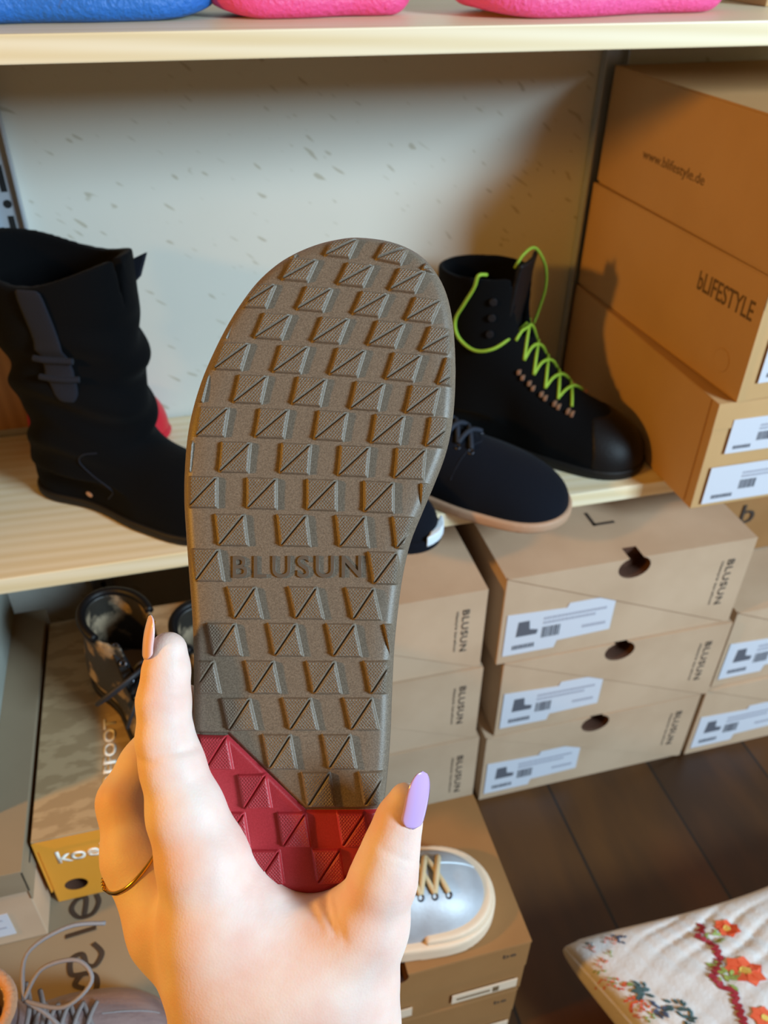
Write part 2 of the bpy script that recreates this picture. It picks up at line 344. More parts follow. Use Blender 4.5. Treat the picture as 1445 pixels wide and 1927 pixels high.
def surface(field, lo, hi, h):
    """surface nets on a grid: field(P)->values, returns verts, quads"""
    ax = [np.arange(lo[i], hi[i]+h, h) for i in range(3)]
    n = [len(a) for a in ax]; G = np.stack(np.meshgrid(*ax, indexing='ij'), -1)
    Fv = field(G.reshape(-1, 3)).reshape(n).astype(np.float64)
    Fv[[0, -1]] = np.maximum(Fv[[0, -1]], h); Fv[:, [0, -1]] = np.maximum(Fv[:, [0, -1]], h); Fv[:, :, [0, -1]] = np.maximum(Fv[:, :, [0, -1]], h)
    S = Fv < 0; nc = [k-1 for k in n]
    acc = np.zeros(nc+[3]); cnt = np.zeros(nc)
    cs = [(i, j, k) for i in (0, 1) for j in (0, 1) for k in (0, 1)]
    sl = lambda c: tuple(slice(c[i], c[i]+nc[i]) for i in range(3))
    for a in cs:
        for d in range(3):
            if a[d]: continue
            b_ = list(a); b_[d] = 1; b_ = tuple(b_)
            fa, fb = Fv[sl(a)], Fv[sl(b_)]; cr_ = (fa < 0) != (fb < 0)
            t_ = np.where(cr_, fa/np.where(cr_, fa-fb, 1), 0)
            p = np.zeros(nc+[3]); p[...] = a; p[..., d] += t_
            acc += p*cr_[..., None]; cnt += cr_
    act = cnt > 0; idx = -np.ones(nc, int); idx[act] = np.arange(act.sum())
    cell = np.argwhere(act); V = (cell+acc[act]/cnt[act][:, None])*h+np.array(lo)
    Q = []
    for d in range(3):
        e1, e2 = [i for i in range(3) if i != d]
        sa = [slice(1, n[i]-1) for i in range(3)]; sb = list(sa); sa[d] = slice(0, n[d]-1); sb[d] = slice(1, n[d])
        A, B = S[tuple(sa)], S[tuple(sb)]; e = np.argwhere(A != B); off = [1, 1, 1]; off[d] = 0; e = e+np.array(off)
        if len(e) == 0: continue
        flip = S[tuple(e.T)]
        def ix(o1, o2):
            c = e.copy(); c[:, e1] -= o1; c[:, e2] -= o2; return idx[tuple(c.T)]
        q = np.stack([ix(1, 1), ix(0, 1), ix(0, 0), ix(1, 0)], 1)
        if d == 1: flip = ~flip
        q[~flip] = q[~flip][:, ::-1]; Q.append(q)
    return V, np.concatenate(Q)
def implicit(name, field, lo, hi, h, mt, parent=None, world=False, relax=1):
    V, Q = surface(field, lo, hi, h)
    me = npmesh(name, V, Q)
    return link(name, me, mt, parent, smooth=True, world=world)

# ------------------------------------------------------------------ structure
WALL_Y = .938
def struct(name, me, mt): return setp(link(name, me, mt), kind='structure')
struct('wall_back', MB().box(-1.6, WALL_Y, 0, 2.2, WALL_Y+.03, 1.9).mesh('w'), 'wall')
struct('floor', MB().box(-1.6, -1.6, -.02, 2.2, WALL_Y+.03, 0).mesh('f'), 'floor')

struct('trim_1', MB().box(-.60, WALL_Y-.004, .45, -.166, WALL_Y, 1.8).mesh('t'), 'wood_strip')

# ------------------------------------------------------------------ shelving
SH_Z, TOP_Z, FRONT, BACK = .442, .889, .660, WALL_Y-.006
def board(z, label):
    o = link('shelf_board', MB().box(-.95, FRONT, z-.018, 1.25, BACK, z).mesh('b', .0012), 'pine')
    return setp(o, label, 'shelf')
board(SH_Z, 'light pine shelf board carrying black boots and brown boxes')
board(TOP_Z, 'light pine shelf board above with blue and pink clogs')
def rail(x, label, slots=True):
    t_ = thing('shelf_rail', label, 'shelf rail', (x, WALL_Y-.001, 0))
    link('channel', MB().box(-.012, -.003, 0, .012, 0, 1.8).box(-.014, -.012, 0, -.012, 0, 1.8).box(.012, -.012, 0, .014, 0, 1.8).mesh('c'), 'steel', t_)
    if not slots: return t_
    mb = MB()
    z = .07
    while z < 1.75:
        mb.box(-.003, -.0036, z, .003, -.0030, z+.026); z += .026
        mb.disc((0, -.0030, z+.012), (0, -1, 0), .0042, .0006); z += .024
    link('slots', mb.mesh('s'), 'slot', t_)
    return t_
rail(-.149, 'grey slotted steel shelf rail left on back wall')
rail(.510, 'plain grey steel upright on the wall beside the upper box stack', False)
o = link('shelf_bracket', MB().prism([(-.143, FRONT+.02, SH_Z-.0182), (-.143, BACK-.012, SH_Z-.0182), (-.143, BACK-.012, SH_Z-.05), (-.143, FRONT+.02, SH_Z-.028)], (.003, 0, 0)).mesh('br', .0004), 'steel')
setp(o, 'pale blue-grey metal shelf bracket tip under left part of lower shelf', 'bracket')

# ------------------------------------------------------------------ boxes
def sticker(parent, x0, z0, x1, z1, y=-.0004, step=True, icon=True, seed=0, slant=0.0):
    """paper label on a front face (faces -y) with printed marks"""
    rg = random.Random(seed)
    w_, h_ = x1-x0, z1-z0
    if step: pts = [(x0, z0), (x0+w_*.48, z0), (x0+w_*.5, z0+h_*.16), (x1, z0+h_*.2), (x1, z1), (x0+w_*.56, z1), (x0+w_*.54, z1-h_*.1), (x0, z1-h_*.04)]
    else: pts = [(x0, z0), (x1, z0), (x1, z1), (x0, z1)]
    s = link('sticker', MB().prism([(a, y, b_) for a, b_ in pts], (0, -.0005, 0)).mesh('s'), 'sticker', parent)
    pr = MB(); pale = MB(); yy = y-.0005
    def bar(mb, a, b_, c, d): mb.box(x0+w_*a, yy-.0003, z0+h_*b_, x0+w_*c, yy, z0+h_*d)
    if icon:
        ip = [(.10, .42), (.29, .42), (.30, .52), (.22, .56), (.21, .76), (.11, .76)]
        pr.prism([(x0+w_*a, yy, z0+h_*b_) for a, b_ in ip], (0, -.0003, 0))
    x = .34
    while x < .5:
        wd = rg.choice([.006, .01, .014]); bar(pr, x, .3, x+wd, .55); x += wd+rg.choice([.006, .009])
    for k in range(2):
        x = .34
        while x < .92-.1*k: wd = rg.uniform(.01, .03); bar(pale, x, .72-.1*k, x+wd, .78-.1*k); x += wd+.006
    x = .08
    while x < .28: wd = rg.uniform(.008, .02); bar(pr, x, .12, x+wd, .22); x += wd+.008
    x = .72
    while x < .93: wd = rg.uniform(.01, .02); bar(pale, x, .36, x+wd, .43); x += wd+.006
    link('print', pr.mesh('p'), 'print', s); link('print', pale.mesh('p'), 'print_pale', s)
    return s
def cyl_y(cx, cz, r, y0, y1, sx=1.0, n=28):
    return MB().prism([(cx+r*sx*math.cos(2*PI*i/n), y0, cz+r*math.sin(2*PI*i/n)) for i in range(n)], (0, y1-y0, 0)).mesh('c')
def diag_box(name, label, x, y, z, w_, d, h, rz=0, group=None, hole=True, seed=0, st=True, word=True, mt='kraft', flip=False):
    """shoebox whose lid front is a right triangle sloping from upper left to lower right; origin front left bottom"""
    b_ = thing(name, label, 'shoebox', (x, y, z), rz, group)
    T = .0016
    body = link('box_body', MB().box(0, 0, 0, w_, d, h-T).mesh('b', .0012), mt, b_)
    mb = MB().box(-T, -.0001, h-T, w_+T, d+T, h)
    mb.prism([(0, -.0030, h), (w_+T, -.0030, h), (w_+T, -.0030, .004), (w_*.985, -.0030, .004)], (0, .0028, 0))
    mb.box(w_+.0001, -T, .004, w_+T, d, h-T)
    lid = link('lid', mb.mesh('l'), mt, b_)
    if hole:
        hx = w_*.50
        for o_ in (body, lid): boolean_diff(o_, cyl_y(hx, h-.0135, .0150, -.02, .016, 1.3))
    if st: sticker(b_, w_*.02, h*.10, w_*.46, h*.60, seed=seed)
    if word:
        text_on('lettering', 'BLUSUN', (w_*.905, -.0031, h*.80), (0, 0, -1), (1, 0, 0), h*.52, w_*.030, 'ink', b_, offset=.012, spacing=1.1)
        text_on('lettering', 'lifestyle barefoot', (w_*.875, -.0031, h*.79), (0, 0, -1), (1, 0, 0), h*.50, w_*.013, 'ink', b_)
    return b_
STK = 'brown shoeboxes stacked on the floor under the lower shelf'
# right-hand front stack of three
diag_box('shoebox', 'brown shoebox under right of shelf, topmost of three with white stickers', .298, .598, .262, .297, .33, .132, 0, STK, seed=1)
diag_box('shoebox', 'middle brown shoebox of the three with long white stickers below the lower shelf', .309, .600, .1305, .293, .33, .131, R(-.6), STK, seed=2)
diag_box('shoebox', 'bottom brown shoebox on the floor, under two others with white stickers', .300, .600, 0, .296, .33, .130, 0, STK, seed=3)
# left-hand stack, half behind the held sole
for (x, z0, h, lb) in ((.013, .266, .119, 'top brown shoebox of the stack right beside the held sole'),
                       (.018, .141, .1245, 'middle brown shoebox of the stack right beside the held sole'),
                       (.024, 0, .1405, 'lowest brown shoebox of the stack beside the held thumb, on the floor')):
    diag_box('shoebox', lb, x, .598, z0, .262, .31, h, 0, STK, hole=False, st=False)
# far right
diag_box('shoebox', 'upper brown shoebox at right picture edge with boot sticker, beside the stack of three', .612, .600, .137, .30, .22, .135, 0, STK, seed=4, hole=False)
diag_box('shoebox', 'lower brown shoebox at right picture edge standing on the floor', .606, .598, 0, .30, .22, .136, 0, STK, seed=5, hole=False)
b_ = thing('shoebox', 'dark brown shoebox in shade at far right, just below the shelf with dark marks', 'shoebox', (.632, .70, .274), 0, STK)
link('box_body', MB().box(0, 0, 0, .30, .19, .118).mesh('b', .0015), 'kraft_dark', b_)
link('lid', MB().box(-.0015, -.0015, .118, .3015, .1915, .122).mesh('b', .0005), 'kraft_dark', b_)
text_on('lettering', 'b', (.03, -.0015, .05), (1, 0, 0), (0, 0, 1), .02, .03, 'ink', b_)
# printed corner mark on top of the front stack's highest box
mk = [o for o in COL.objects if o.get('label', '').startswith('brown shoebox under right')][0]
link('printed_mark', MB().box(.128, .060, .1321, .155, .064, .1324).box(.128, .060, .1321, .132, .085, .1324).mesh('m'), 'ink', mk)

# upper stack of three, long side facing left, on the lower shelf
UP = 'orange-brown shoeboxes stacked on the lower shelf'
def side_box(label, x, y, z, h, rz, w_=.22, d=.325, skirt=.0):
    b_ = thing('shoebox', label, 'shoebox', (x, y, z), rz, UP)
    T = .0018
    link('box_body', MB().box(T, T, 0, w_, d-T, h-T).mesh('b', .0008), 'kraft_orange', b_)
    link('lid', MB().box(0, 0, h-T, w_+T, d, h).box(0, skirt, .003, T, d, h-T).box(0, 0, h-.03, w_, T, h-T).mesh('l', .0005), 'kraft_orange', b_)
    return b_
b1 = side_box('orange-brown shoebox on the right of the shelf, bottom of three, with two stickers', .503, .604, SH_Z, .128, 0, skirt=.014)
sticker(b1, .012, .006, .13, .052, step=False, seed=11, icon=False); sticker(b1, .022, .068, .12, .108, step=False, seed=12, icon=False, y=-.0004)
b2 = side_box('orange-brown shoebox, middle of the stack on the shelf, with round push-out and logo lettering', .519, .601, .5705, .1255, R(2.6))
b3 = side_box('orange-brown shoebox topmost on shelf stack with web address on its side', .5175, .597, .6965, .1235, R(2.0))
sticker(b2, .018, .020, .11, .066, step=False, seed=13, icon=False)
text_on('lettering', 'bLIFESTYLE', (-.0001, .098, .080), (0, -1, 0), (0, 0, 1), .086, .019, 'ink_soft', b2, offset=.01)
text_on('lettering', 'www.blifestyle.de', (-.0001, .240, .044), (0, -1, 0), (0, 0, 1), .112, .013, 'ink_soft', b3)
link('push_out_tab', MB().torus((-.0002, .036, .030), (1, 0, 0), .0115, .0007).disc((0, .036, .030), (-1, 0, 0), .0108, .0006, 24).mesh('p'), 'kraft_orange', b2)
link('lid_emblem', MB().torus((.125, .135, .1236), (0, 0, 1), .018, .0007).torus((.15, .135, .1236), (0, 0, 1), .010, .0006).mesh('e'), 'kraft_dark', b3)

# leftmost boxes
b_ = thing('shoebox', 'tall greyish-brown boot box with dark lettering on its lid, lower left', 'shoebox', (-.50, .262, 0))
link('box_body', MB().box(0, 0, 0, .425, .44, .225).mesh('b', .001), 'kraft_grey_shaded', b_)
link('lid', MB().box(-.0015, -.0015, .205, .4265, .4415, .242).mesh('b', .0015), 'kraft_grey_shaded', b_)
BX, BY = -.50, .262
def stroke(pts, r): return MB().tube([(x-BX, y-BY, .2424) for x, y in pts], r, 6, sub=8, flat=(1, .12))
ltr = link('lettering', stroke([(-.1665, .4095), (-.141, .4115)], .0024).mesh('l'), 'ink', b_)
link('lettering', stroke([(-.151, .425), (-.150, .441), (-.158, .441), (-.162, .433), (-.155, .424), (-.144, .425), (-.139, .434), (-.141, .442)], .0022).mesh('l'), 'ink', b_)
link('lettering', stroke([(-.172, .356), (-.155, .351), (-.141, .358), (-.141, .370), (-.151, .374), (-.157, .367), (-.150, .362)], .0024).mesh('l'), 'ink', b_)
link('lettering', stroke([(-.150, .374), (-.160, .376), (-.161, .388), (-.152, .391), (-.148, .381), (-.141, .379), (-.136, .388), (-.143, .398)], .0024).mesh('l'), 'ink', b_)

b_ = thing('shoebox', 'orange-fronted shoebox with white word and round hole, printed kraft top', 'shoebox', (-.175, .441, .2425))
body = link('box_body', MB().box(.0015, .0015, 0, .186, .262, .094).mesh('b', .001), 'orange_card', b_)
koel_lid_m = mat('cobble_print_card', '#9C8462', 0.7, col2='#AE9673', nscale=60, stretch=(.6, 1.6, 1), contrast=(.47, .53))
link('lid', MB().box(0, 0, .0945, .1870, .2635, .0965).mesh('l', .0005), koel_lid_m, b_)
link('lid_edge', MB().box(0, -.0002, .082, .1870, .0012, .0944).box(-.0002, 0, .02, .0012, .2635, .0944).mesh('l'), 'orange_card', b_)
boolean_diff(body, cyl_y(.021, .022, .0085, -.01, .03, 1.15))
text_on('lettering', 'koel', (.014, .0012, .058), (1, 0, 0), (0, 0, 1), .039, .017, 'white_ink', b_, offset=.018)
text_on('lettering', 'BAREFOOT', (.068, .018, .0966), (0, 1, 0), (-1, 0, 0), .098, .0115, 'white_ink', b_, offset=.03)

b_ = thing('shoebox', 'greyish-brown shoebox at left edge with slotted lid and white price sticker', 'shoebox', (-.40, .414, .2425))
body = link('box_body', MB().box(.0015, .0015, 0, .2195, .308, .097).mesh('b', .001), 'kraft', b_)
link('lid', MB().box(0, 0, .060, .0015, .31, .0985).box(.2195, 0, .060, .221, .31, .0985).box(0, 0, .0985, .221, .31, .1005).box(0, 0, .072, .221, .0015, .0985).mesh('l', .0004), 'kraft_grey_shaded', b_)
link('lid_slot', MB().box(.2205, .02, .080, .2214, .062, .0822).mesh('s'), 'slot', b_)
sticker(b_, .13, .014, .197, .046, y=.0011, step=False, seed=21, icon=False)
text_on('lettering', 'e', (.178, -.0001, .076), (1, 0, 0), (0, 0, 1), .008, .007, 'ink', b_)
b_ = thing('shoebox', 'light grey shoebox lying on the left-edge box, just under the shelf', 'shoebox', (-.42, .47, .3432))
link('box_body', MB().box(0, 0, 0, .209, .255, .062).mesh('b', .001), 'grey_card', b_)
link('lid', MB().box(-.0015, -.0015, .055, .2105, .2565, .078).mesh('b', .001), 'grey_card', b_)

# low box under the pearl shoe and the one below it
def low_box(label, x, z, h, seed):
    b_ = thing('shoebox', label, 'shoebox', (x, .331, z))
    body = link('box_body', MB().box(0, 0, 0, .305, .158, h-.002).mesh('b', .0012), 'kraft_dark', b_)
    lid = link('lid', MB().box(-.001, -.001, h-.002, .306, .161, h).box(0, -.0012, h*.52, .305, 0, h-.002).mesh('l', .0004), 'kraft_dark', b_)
    s = link('sticker', MB().box(.228-x+.0-.063, -.0022, .010, .228-x+.004, -.0012, .026).mesh('s', .0002), 'cream_rubber', b_)
    link('print', MB().box(.207-x, -.0026, .013, .213-x, -.0022, .022).box(.17-x, -.0026, .016, .204-x, -.0022, .019).mesh('p'), 'ink_soft', s)
    s = link('sticker', MB().box(.085-x, -.0022, .010, .125-x, -.0012, .026).mesh('s', .0002), 'cream_rubber', b_)
    text_on('lettering', 'be', (.212-x, -.0012, h-.020), (1, 0, 0), (0, 0, 1), .013, .007, 'ink', b_)
    return b_, body, lid
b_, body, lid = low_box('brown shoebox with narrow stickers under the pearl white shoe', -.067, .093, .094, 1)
boolean_diff(lid, cyl_y(.111+.067, .090, .009, -.02, .03)); boolean_diff(body, cyl_y(.111+.067, .090, .009, -.02, .03))
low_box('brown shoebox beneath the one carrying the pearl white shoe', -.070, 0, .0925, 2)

b_ = thing('shoebox', 'brown shoebox at the right end of the top shelf behind the magenta clog', 'shoebox', (.555, .755, TOP_Z+.0002))
link('box_body', MB().box(0, 0, 0, .28, .165, .11).mesh('b', .0012), 'kraft_orange', b_)
link('lid', MB().box(-.0015, -.0015, .105, .2815, .1665, .118).mesh('b', .0008), 'kraft_orange', b_)

# ------------------------------------------------------------------ shoes (local frame: heel at x=0, toe towards +x, y to the left, z up)
def foot_field(L=.27, W=1.0, toe_h=.034, ball_h=.044, inst=.062):
    s = L/.27
    def f(P):
        d = ell(P, (.036*s, 0, .022), (.036*s, .033*W, .052))
        d = smin(d, ell(P, (.105*s, .001, .024), (.075*s, .034*W, inst)), .03)
        d = smin(d, ell(P, (.180*s, .001, .016), (.062*s, .046*W, ball_h)), .03)
        d = smin(d, ell(P, (.222*s, -.002, .012), (.047*s, .043*W, toe_h)), .02)
        return d
    return f
def drop(field, x, y, z1=.30, z0=.0):
    zs = np.arange(z1, z0, -.0007); P = np.stack([np.full_like(zs, x), np.full_like(zs, y), zs], 1); v = field(P) < 0
    return zs[np.argmax(v)] if v.any() else z0
def slab(field, zt, off, z0, z1, L):
    """a sole: the body's footprint grown by off"""
    def g(P):
        Q = P.copy(); Q[:, 2] = zt
        return smax(field(Q)-off, np.abs(P[:, 2]-(z0+z1)/2)-(z1-z0)/2, .003)
    return g
def on(field, x, y, lift=.001, z1=.3): return (x, y, drop(field, x, y, z1)+lift)
def lo_hi(L, W, H): return (-.02, -.065*W, -.004), (L+.02, .065*W, H)

def black_boot():
    t_ = thing('slouch_boot', 'black suede slouch ankle boot with pull strap standing on lower shelf at left', 'boot', (-.160, .832, SH_Z), R(-37))
    ft = foot_field(.245, 1.0, .036, .056, .078)
    cx, H = .078, .262
    def shaft_r(z): return .051+.008*np.clip((z-.08)/.18, 0, 1)
    def wr(P):
        a = np.arctan2(P[:, 1], P[:, 0]-cx); z = P[:, 2]
        env = np.clip((z-.055)/.03, 0, 1)*np.clip((.225-z)/.04, 0, 1)
        return env*(.0030*np.sin(z*105+1.8*np.sin(a+.4)+1.2*np.sin(2*a+1)+.6)+.0013*np.sin(z*190+2.6*np.sin(a*2+2)))
    def axis(P):
        z = P[:, 2]; return cx-.02*np.clip(z-.12, 0, 1)
    def outer(P):
        z = P[:, 2]; r = np.hypot((P[:, 0]-axis(P))*.76, P[:, 1]*1.0)-shaft_r(z)
        r = np.maximum(r, .05-z)
        d = smin(ft(P), r, .022)
        return d-wr(P)
    def body(P):
        d = outer(P); z = P[:, 2]
        top = H-.012*np.cos((P[:, 0]-cx)*30)+.0*z
        notch = np.maximum(np.abs(P[:, 1]+.004)-.10*np.clip(z-.222, 0, 1), -(P[:, 0]-cx-.02))   # split at the front of the rim
        cav = np.maximum(np.hypot((P[:, 0]-axis(P))*.76, P[:, 1]*1.0)-shaft_r(z)+.0085+.8*np.abs(wr(P)), .10-z)
        d = smax(d, z-top, .002); d = np.maximum(d, -cav)
        d = np.maximum(d, -np.maximum(notch, .222-z))
        return np.maximum(d, .006-z)
    implicit('boot_upper', body, (-.03, -.075, -.002), (.29, .075, .285), .0021, 'black_suede', t_)
    implicit('sole', slab(ft, .012, .0035, 0, .011, .245), *lo_hi(.27, 1, .02), .0021, 'black_rubber', t_)
    # pull strap on the right-hand (camera) side, folded twice
    def side(x, z, lift=.002):
        ys = np.arange(-.085, 0, .0006); P = np.stack([np.full_like(ys, x), ys, np.full_like(ys, z)], 1); v = outer(P) < 0
        return (x, (ys[np.argmax(v)] if v.any() else -.055)-lift, z)
    st = MB(); zs = [.252, .235, .218, .200, .195, .190, .172, .168, .163, .150, .143]; wd = [.020]*3+[.021, .023, .020, .021, .023, .019, .018, .010]; lf = [.004, .004, .003, .003, .008, .003, .003, .008, .003, .002, .002]
    rows = []
    x0 = .096
    for z, wv, l in zip(zs, wd, lf):
        xx = x0+(.252-z)*.10
        rows.append([side(xx+wv*k*.62, z, l) for k in (-1, -.5, 0, .5, 1)])
    v = [p for r_ in rows for p in r_]; f = [(i*5+k, i*5+k+1, (i+1)*5+k+1, (i+1)*5+k) for i in range(len(rows)-1) for k in range(4)]
    o = link('pull_strap', pyd('s', v, f), 'black_web', t_, smooth=True); md = o.modifiers.new('s', 'SOLIDIFY'); md.thickness = .0022; md.offset = 1
    md = o.modifiers.new('b', 'SUBSURF'); md.levels = 1; md.render_levels = 1
    for zz in (.186, .168):
        xx = x0+(.252-zz)*.10
        link('strap_loop', MB().tube([side(xx+q, zz-q*.05, .0065) for q in (-.017, -.009, 0, .009, .017)], .0030, 8).mesh('l'), 'black_web', o, smooth=True)
    # tab sticking out at the far side of the rim
    o = link('rim_tab', MB().prism([(.125, .026, .232), (.128, .030, .25), (.152, .034, .262), (.144, .030, .240), (.132, .027, .228)], (.001, .003, 0)).mesh('t', .0006), 'black_web', t_)
    # seams
    sm = MB().tube([side(x, z, .0006) for x, z in ((.118, .085), (.105, .083), (.098, .072), (.108, .058), (.121, .046), (.122, .036), (.112, .024))], .0008, 5)
    link('seam', sm.mesh('s'), 'black_web', t_)
    link('stud', MB().disc(side(.085, .020, .0002), (0, -1, 0), .003, .0012, 12, 1.3).mesh('d', .0003), 'copper', t_)
    return t_
black_boot()

# second boot's red shoe neighbour (only its red tongue and dark toe show beside the boot)
def red_shoe():
    t_ = thing('red_shoe', 'red shoe peeking out behind the black slouch boot', 'shoe', (-.180, .902, SH_Z), 0)
    ft = foot_field(.155, .66, .040, .052, .058)
    implicit('shoe_upper', lambda P: np.maximum(ft(P), .006-P[:, 2]), *lo_hi(.155, .8, .10), .003, 'red', t_)
    implicit('sole', slab(ft, .012, .0025, 0, .008, .155), *lo_hi(.155, .9, .02), .003, 'red', t_)
    return t_
red_shoe()

def lace_rows(t_, field, xs, hw, r, mt, cross=True, name='lace', z1=.3):
    mb = MB()
    for i in range(len(xs)-1):
        a, b_ = xs[i], xs[i+1]
        for s in (1, -1):
            n = 5
            mb.tube([on(field, a+(b_-a)*k/n, s*hw[i]*(1-2*k/n), r*1.2+(.002 if s > 0 else 0)*math.sin(PI*k/n), z1) for k in range(n+1)], r, 6, sub=3)
    return link(name, mb.mesh('l'), mt, t_, smooth=True)

def hiking_boot():
    t_ = thing('lace_up_boot', 'black lace-up ankle boot with lime green laces on lower shelf', 'boot', (.290, .868, SH_Z), R(-41))
    ft0 = foot_field(.27, 1.06, .042, .054, .066)
    def ft(P): return smin(ft0(P), cone(P, (.172, 0, .026), (.075, 0, .125), .033, .036), .02)
    cx = .062; H = .200
    def shaft(P, g=0): z = P[:, 2]; return np.hypot((P[:, 0]-cx)*.80, P[:, 1]*1.02)-(.041+.02*np.clip(z-.1, 0, .1))+g
    def outer(P): return smin(ft(P), np.maximum(shaft(P), .045-P[:, 2]), .02)
    def body(P):
        z = P[:, 2]; d = smax(outer(P), z-H-.05*(P[:, 0]-cx), .003)
        d = np.maximum(d, -np.maximum(shaft(P, .0045), .075-z))
        gap = np.maximum(np.abs(P[:, 1]+.004)-(.010+.20*np.clip(z-.13, 0, 1)), np.maximum(-(P[:, 0]-cx-.01), .128-z))
        d = np.maximum(d, -gap)
        return np.maximum(d, .007-z)
    implicit('boot_upper', body, (-.03, -.075, -.002), (.30, .075, .225), .0021, 'black_suede', t_)
    implicit('sole', slab(ft0, .013, .003, 0, .012, .27), *lo_hi(.27, 1.1, .02), .0021, 'black_rubber', t_)
    cap = lambda P: np.maximum(smax(ft(P)-.0010, .205+7*P[:, 1]**2-P[:, 0], .002), .009-P[:, 2])
    implicit('toe_cap', cap, (.17, -.06, 0), (.30, .06, .06), .0021, 'black_leather', t_)
    def tong(P):
        z = P[:, 2]; xc = .104+.10*np.clip(z-.15, 0, .1)+2.0*np.clip(z-.19, 0, .1)**2-6*P[:, 1]**2
        return smax(np.maximum(np.abs(P[:, 0]-xc)-.0028, np.abs(P[:, 1])-.027), np.maximum(.10-z, z-.218), .003)
    implicit('tongue', tong, (.06, -.04, .09), (.15, .04, .235), .002, 'black_leather', t_)
    xs = [.184, .168, .152, .137, .124, .112]; hw = [.022, .024, .025, .025, .025, .024]
    oc = lambda P: np.maximum(outer(P), P[:, 2]-.138)
    lace_rows(t_, oc, xs, hw, .0019, 'lime')
    for i, x in enumerate(xs[:-1]):
        for s in (1, -1):
            for k in (0, 1):
                p = on(oc, x-.002+k*.005, s*(.0270+.001*i), .0012)
                link('lace_hook', MB().box(p[0]-.0017, p[1]-.004, p[2]-.0025, p[0]+.0017, p[1]+.004, p[2]+.0020).mesh('h', .0004), 'copper', t_)
    def sd(x, z, lift=.003):
        ys = np.arange(-.085, 0, .0006); P = np.stack([np.full_like(ys, x), ys, np.full_like(ys, z)], 1); v = outer(P) < 0
        return (x, (ys[np.argmax(v)] if v.any() else -.02)-lift, z)
    link('lace', MB().tube([on(oc, .112, .022, .003), on(oc, .112, .0, .003), (.106, -.026, .136), sd(.092, .126), sd(.072, .122), sd(.052, .132), sd(.046, .150), sd(.056, .172), sd(.066, .192), (.07, -.046, .206), (.075, -.034, .204)], .0019, 6).mesh('l'), 'lime', t_, smooth=True)
    link('lace', MB().tube([(.098, -.012, .208), (.104, -.006, .222), (.112, .008, .226), (.122, .020, .205), (.124, .026, .180), (.120, .028, .155), (.116, .026, .135)], .0017, 6).mesh('l'), 'lime', t_, smooth=True)
    for z in (.142, .160, .178):
        p = sd(.086, z, 0)
        link('speed_hook', MB().disc(p, (.35, -1, .0), .0042, .004, 12).mesh('e', .0006), 'eyelet', t_)
    return t_
hiking_boot()

def low_shoe(name, label, loc, rz, L, W, upm, solem, lacem, capm=None, sole_h=.012, off=.004, hs=(.034, .046, .060), lx=(.60, .545, .49, .435, .39)):
    t_ = thing(name, label, 'shoe', loc, rz)
    ft = foot_field(L, W, *hs)
    s = L/.27
    def body(P):
        z = P[:, 2]; d = ft(P)
        col = np.maximum(np.hypot((P[:, 0]-.05*s)*.62, P[:, 1]*1.15)-.036, np.maximum(.03-z, z-(.072-.12*np.clip(P[:, 0]-.03, 0, .1))))
        d = smin(d, col, .015)
        cav = np.maximum(np.hypot((P[:, 0]-.055*s)*.60, P[:, 1]*1.2)-.030, .022-z)
        return np.maximum(np.maximum(d, -cav), sole_h*.6-z)
    implicit('shoe_upper', body, (-.03, -.07, -.002), (L+.02, .07, .09), .0021, upm, t_)
    implicit('sole', slab(ft, .012, off, 0, sole_h, L), (-.03, -.07, -.004), (L+.025, .07, sole_h+.01), .0021, solem, t_)
    xs = [L*q for q in lx]
    if lacem:
        lace_rows(t_, ft, xs, [.018]*5, .0028, lacem)
        for x in xs:
            for q in (1, -1):
                p = on(ft, x, q*.019, 0.0); link('eyelet', MB().torus((p[0], p[1], p[2]+.0006), (0, q*.5, 1), .0028, .0009, 12, 6).mesh('e'), 'eyelet', t_, smooth=True)
    return t_, ft
t_, ft = low_shoe('casual_shoe', 'navy-black lace-up shoe with tan rubber sole in front of the lime-laced boot', (.158, .783, SH_Z), R(-36), .265, 1.08, 'navy', 'tan_rubber', 'navy_lace')
link('toe_seam', MB().tube([on(ft, .165-.02*abs(y)/.04, y, .0004) for y in np.linspace(-.04, .04, 9)], .0007, 5).mesh('s'), 'black_web', t_)
t_, ft = low_shoe('sneaker', 'dark navy sneaker toe with white bumper, mostly hidden behind the held sole', (.082, .690, SH_Z), R(-25), .16, .62, 'navy', 'navy', 'navy_lace', sole_h=.014)
implicit('toe_bumper', lambda P: np.maximum(np.maximum(ft(np.stack([P[:, 0], P[:, 1], np.full(len(P), .012)], 1))-.0055, np.abs(P[:, 2]-.014)-.006), .157-P[:, 0]+P[:, 1]*.2), (.1, -.06, 0), (.19, .06, .03), .0018, 'white_rubber', t_)

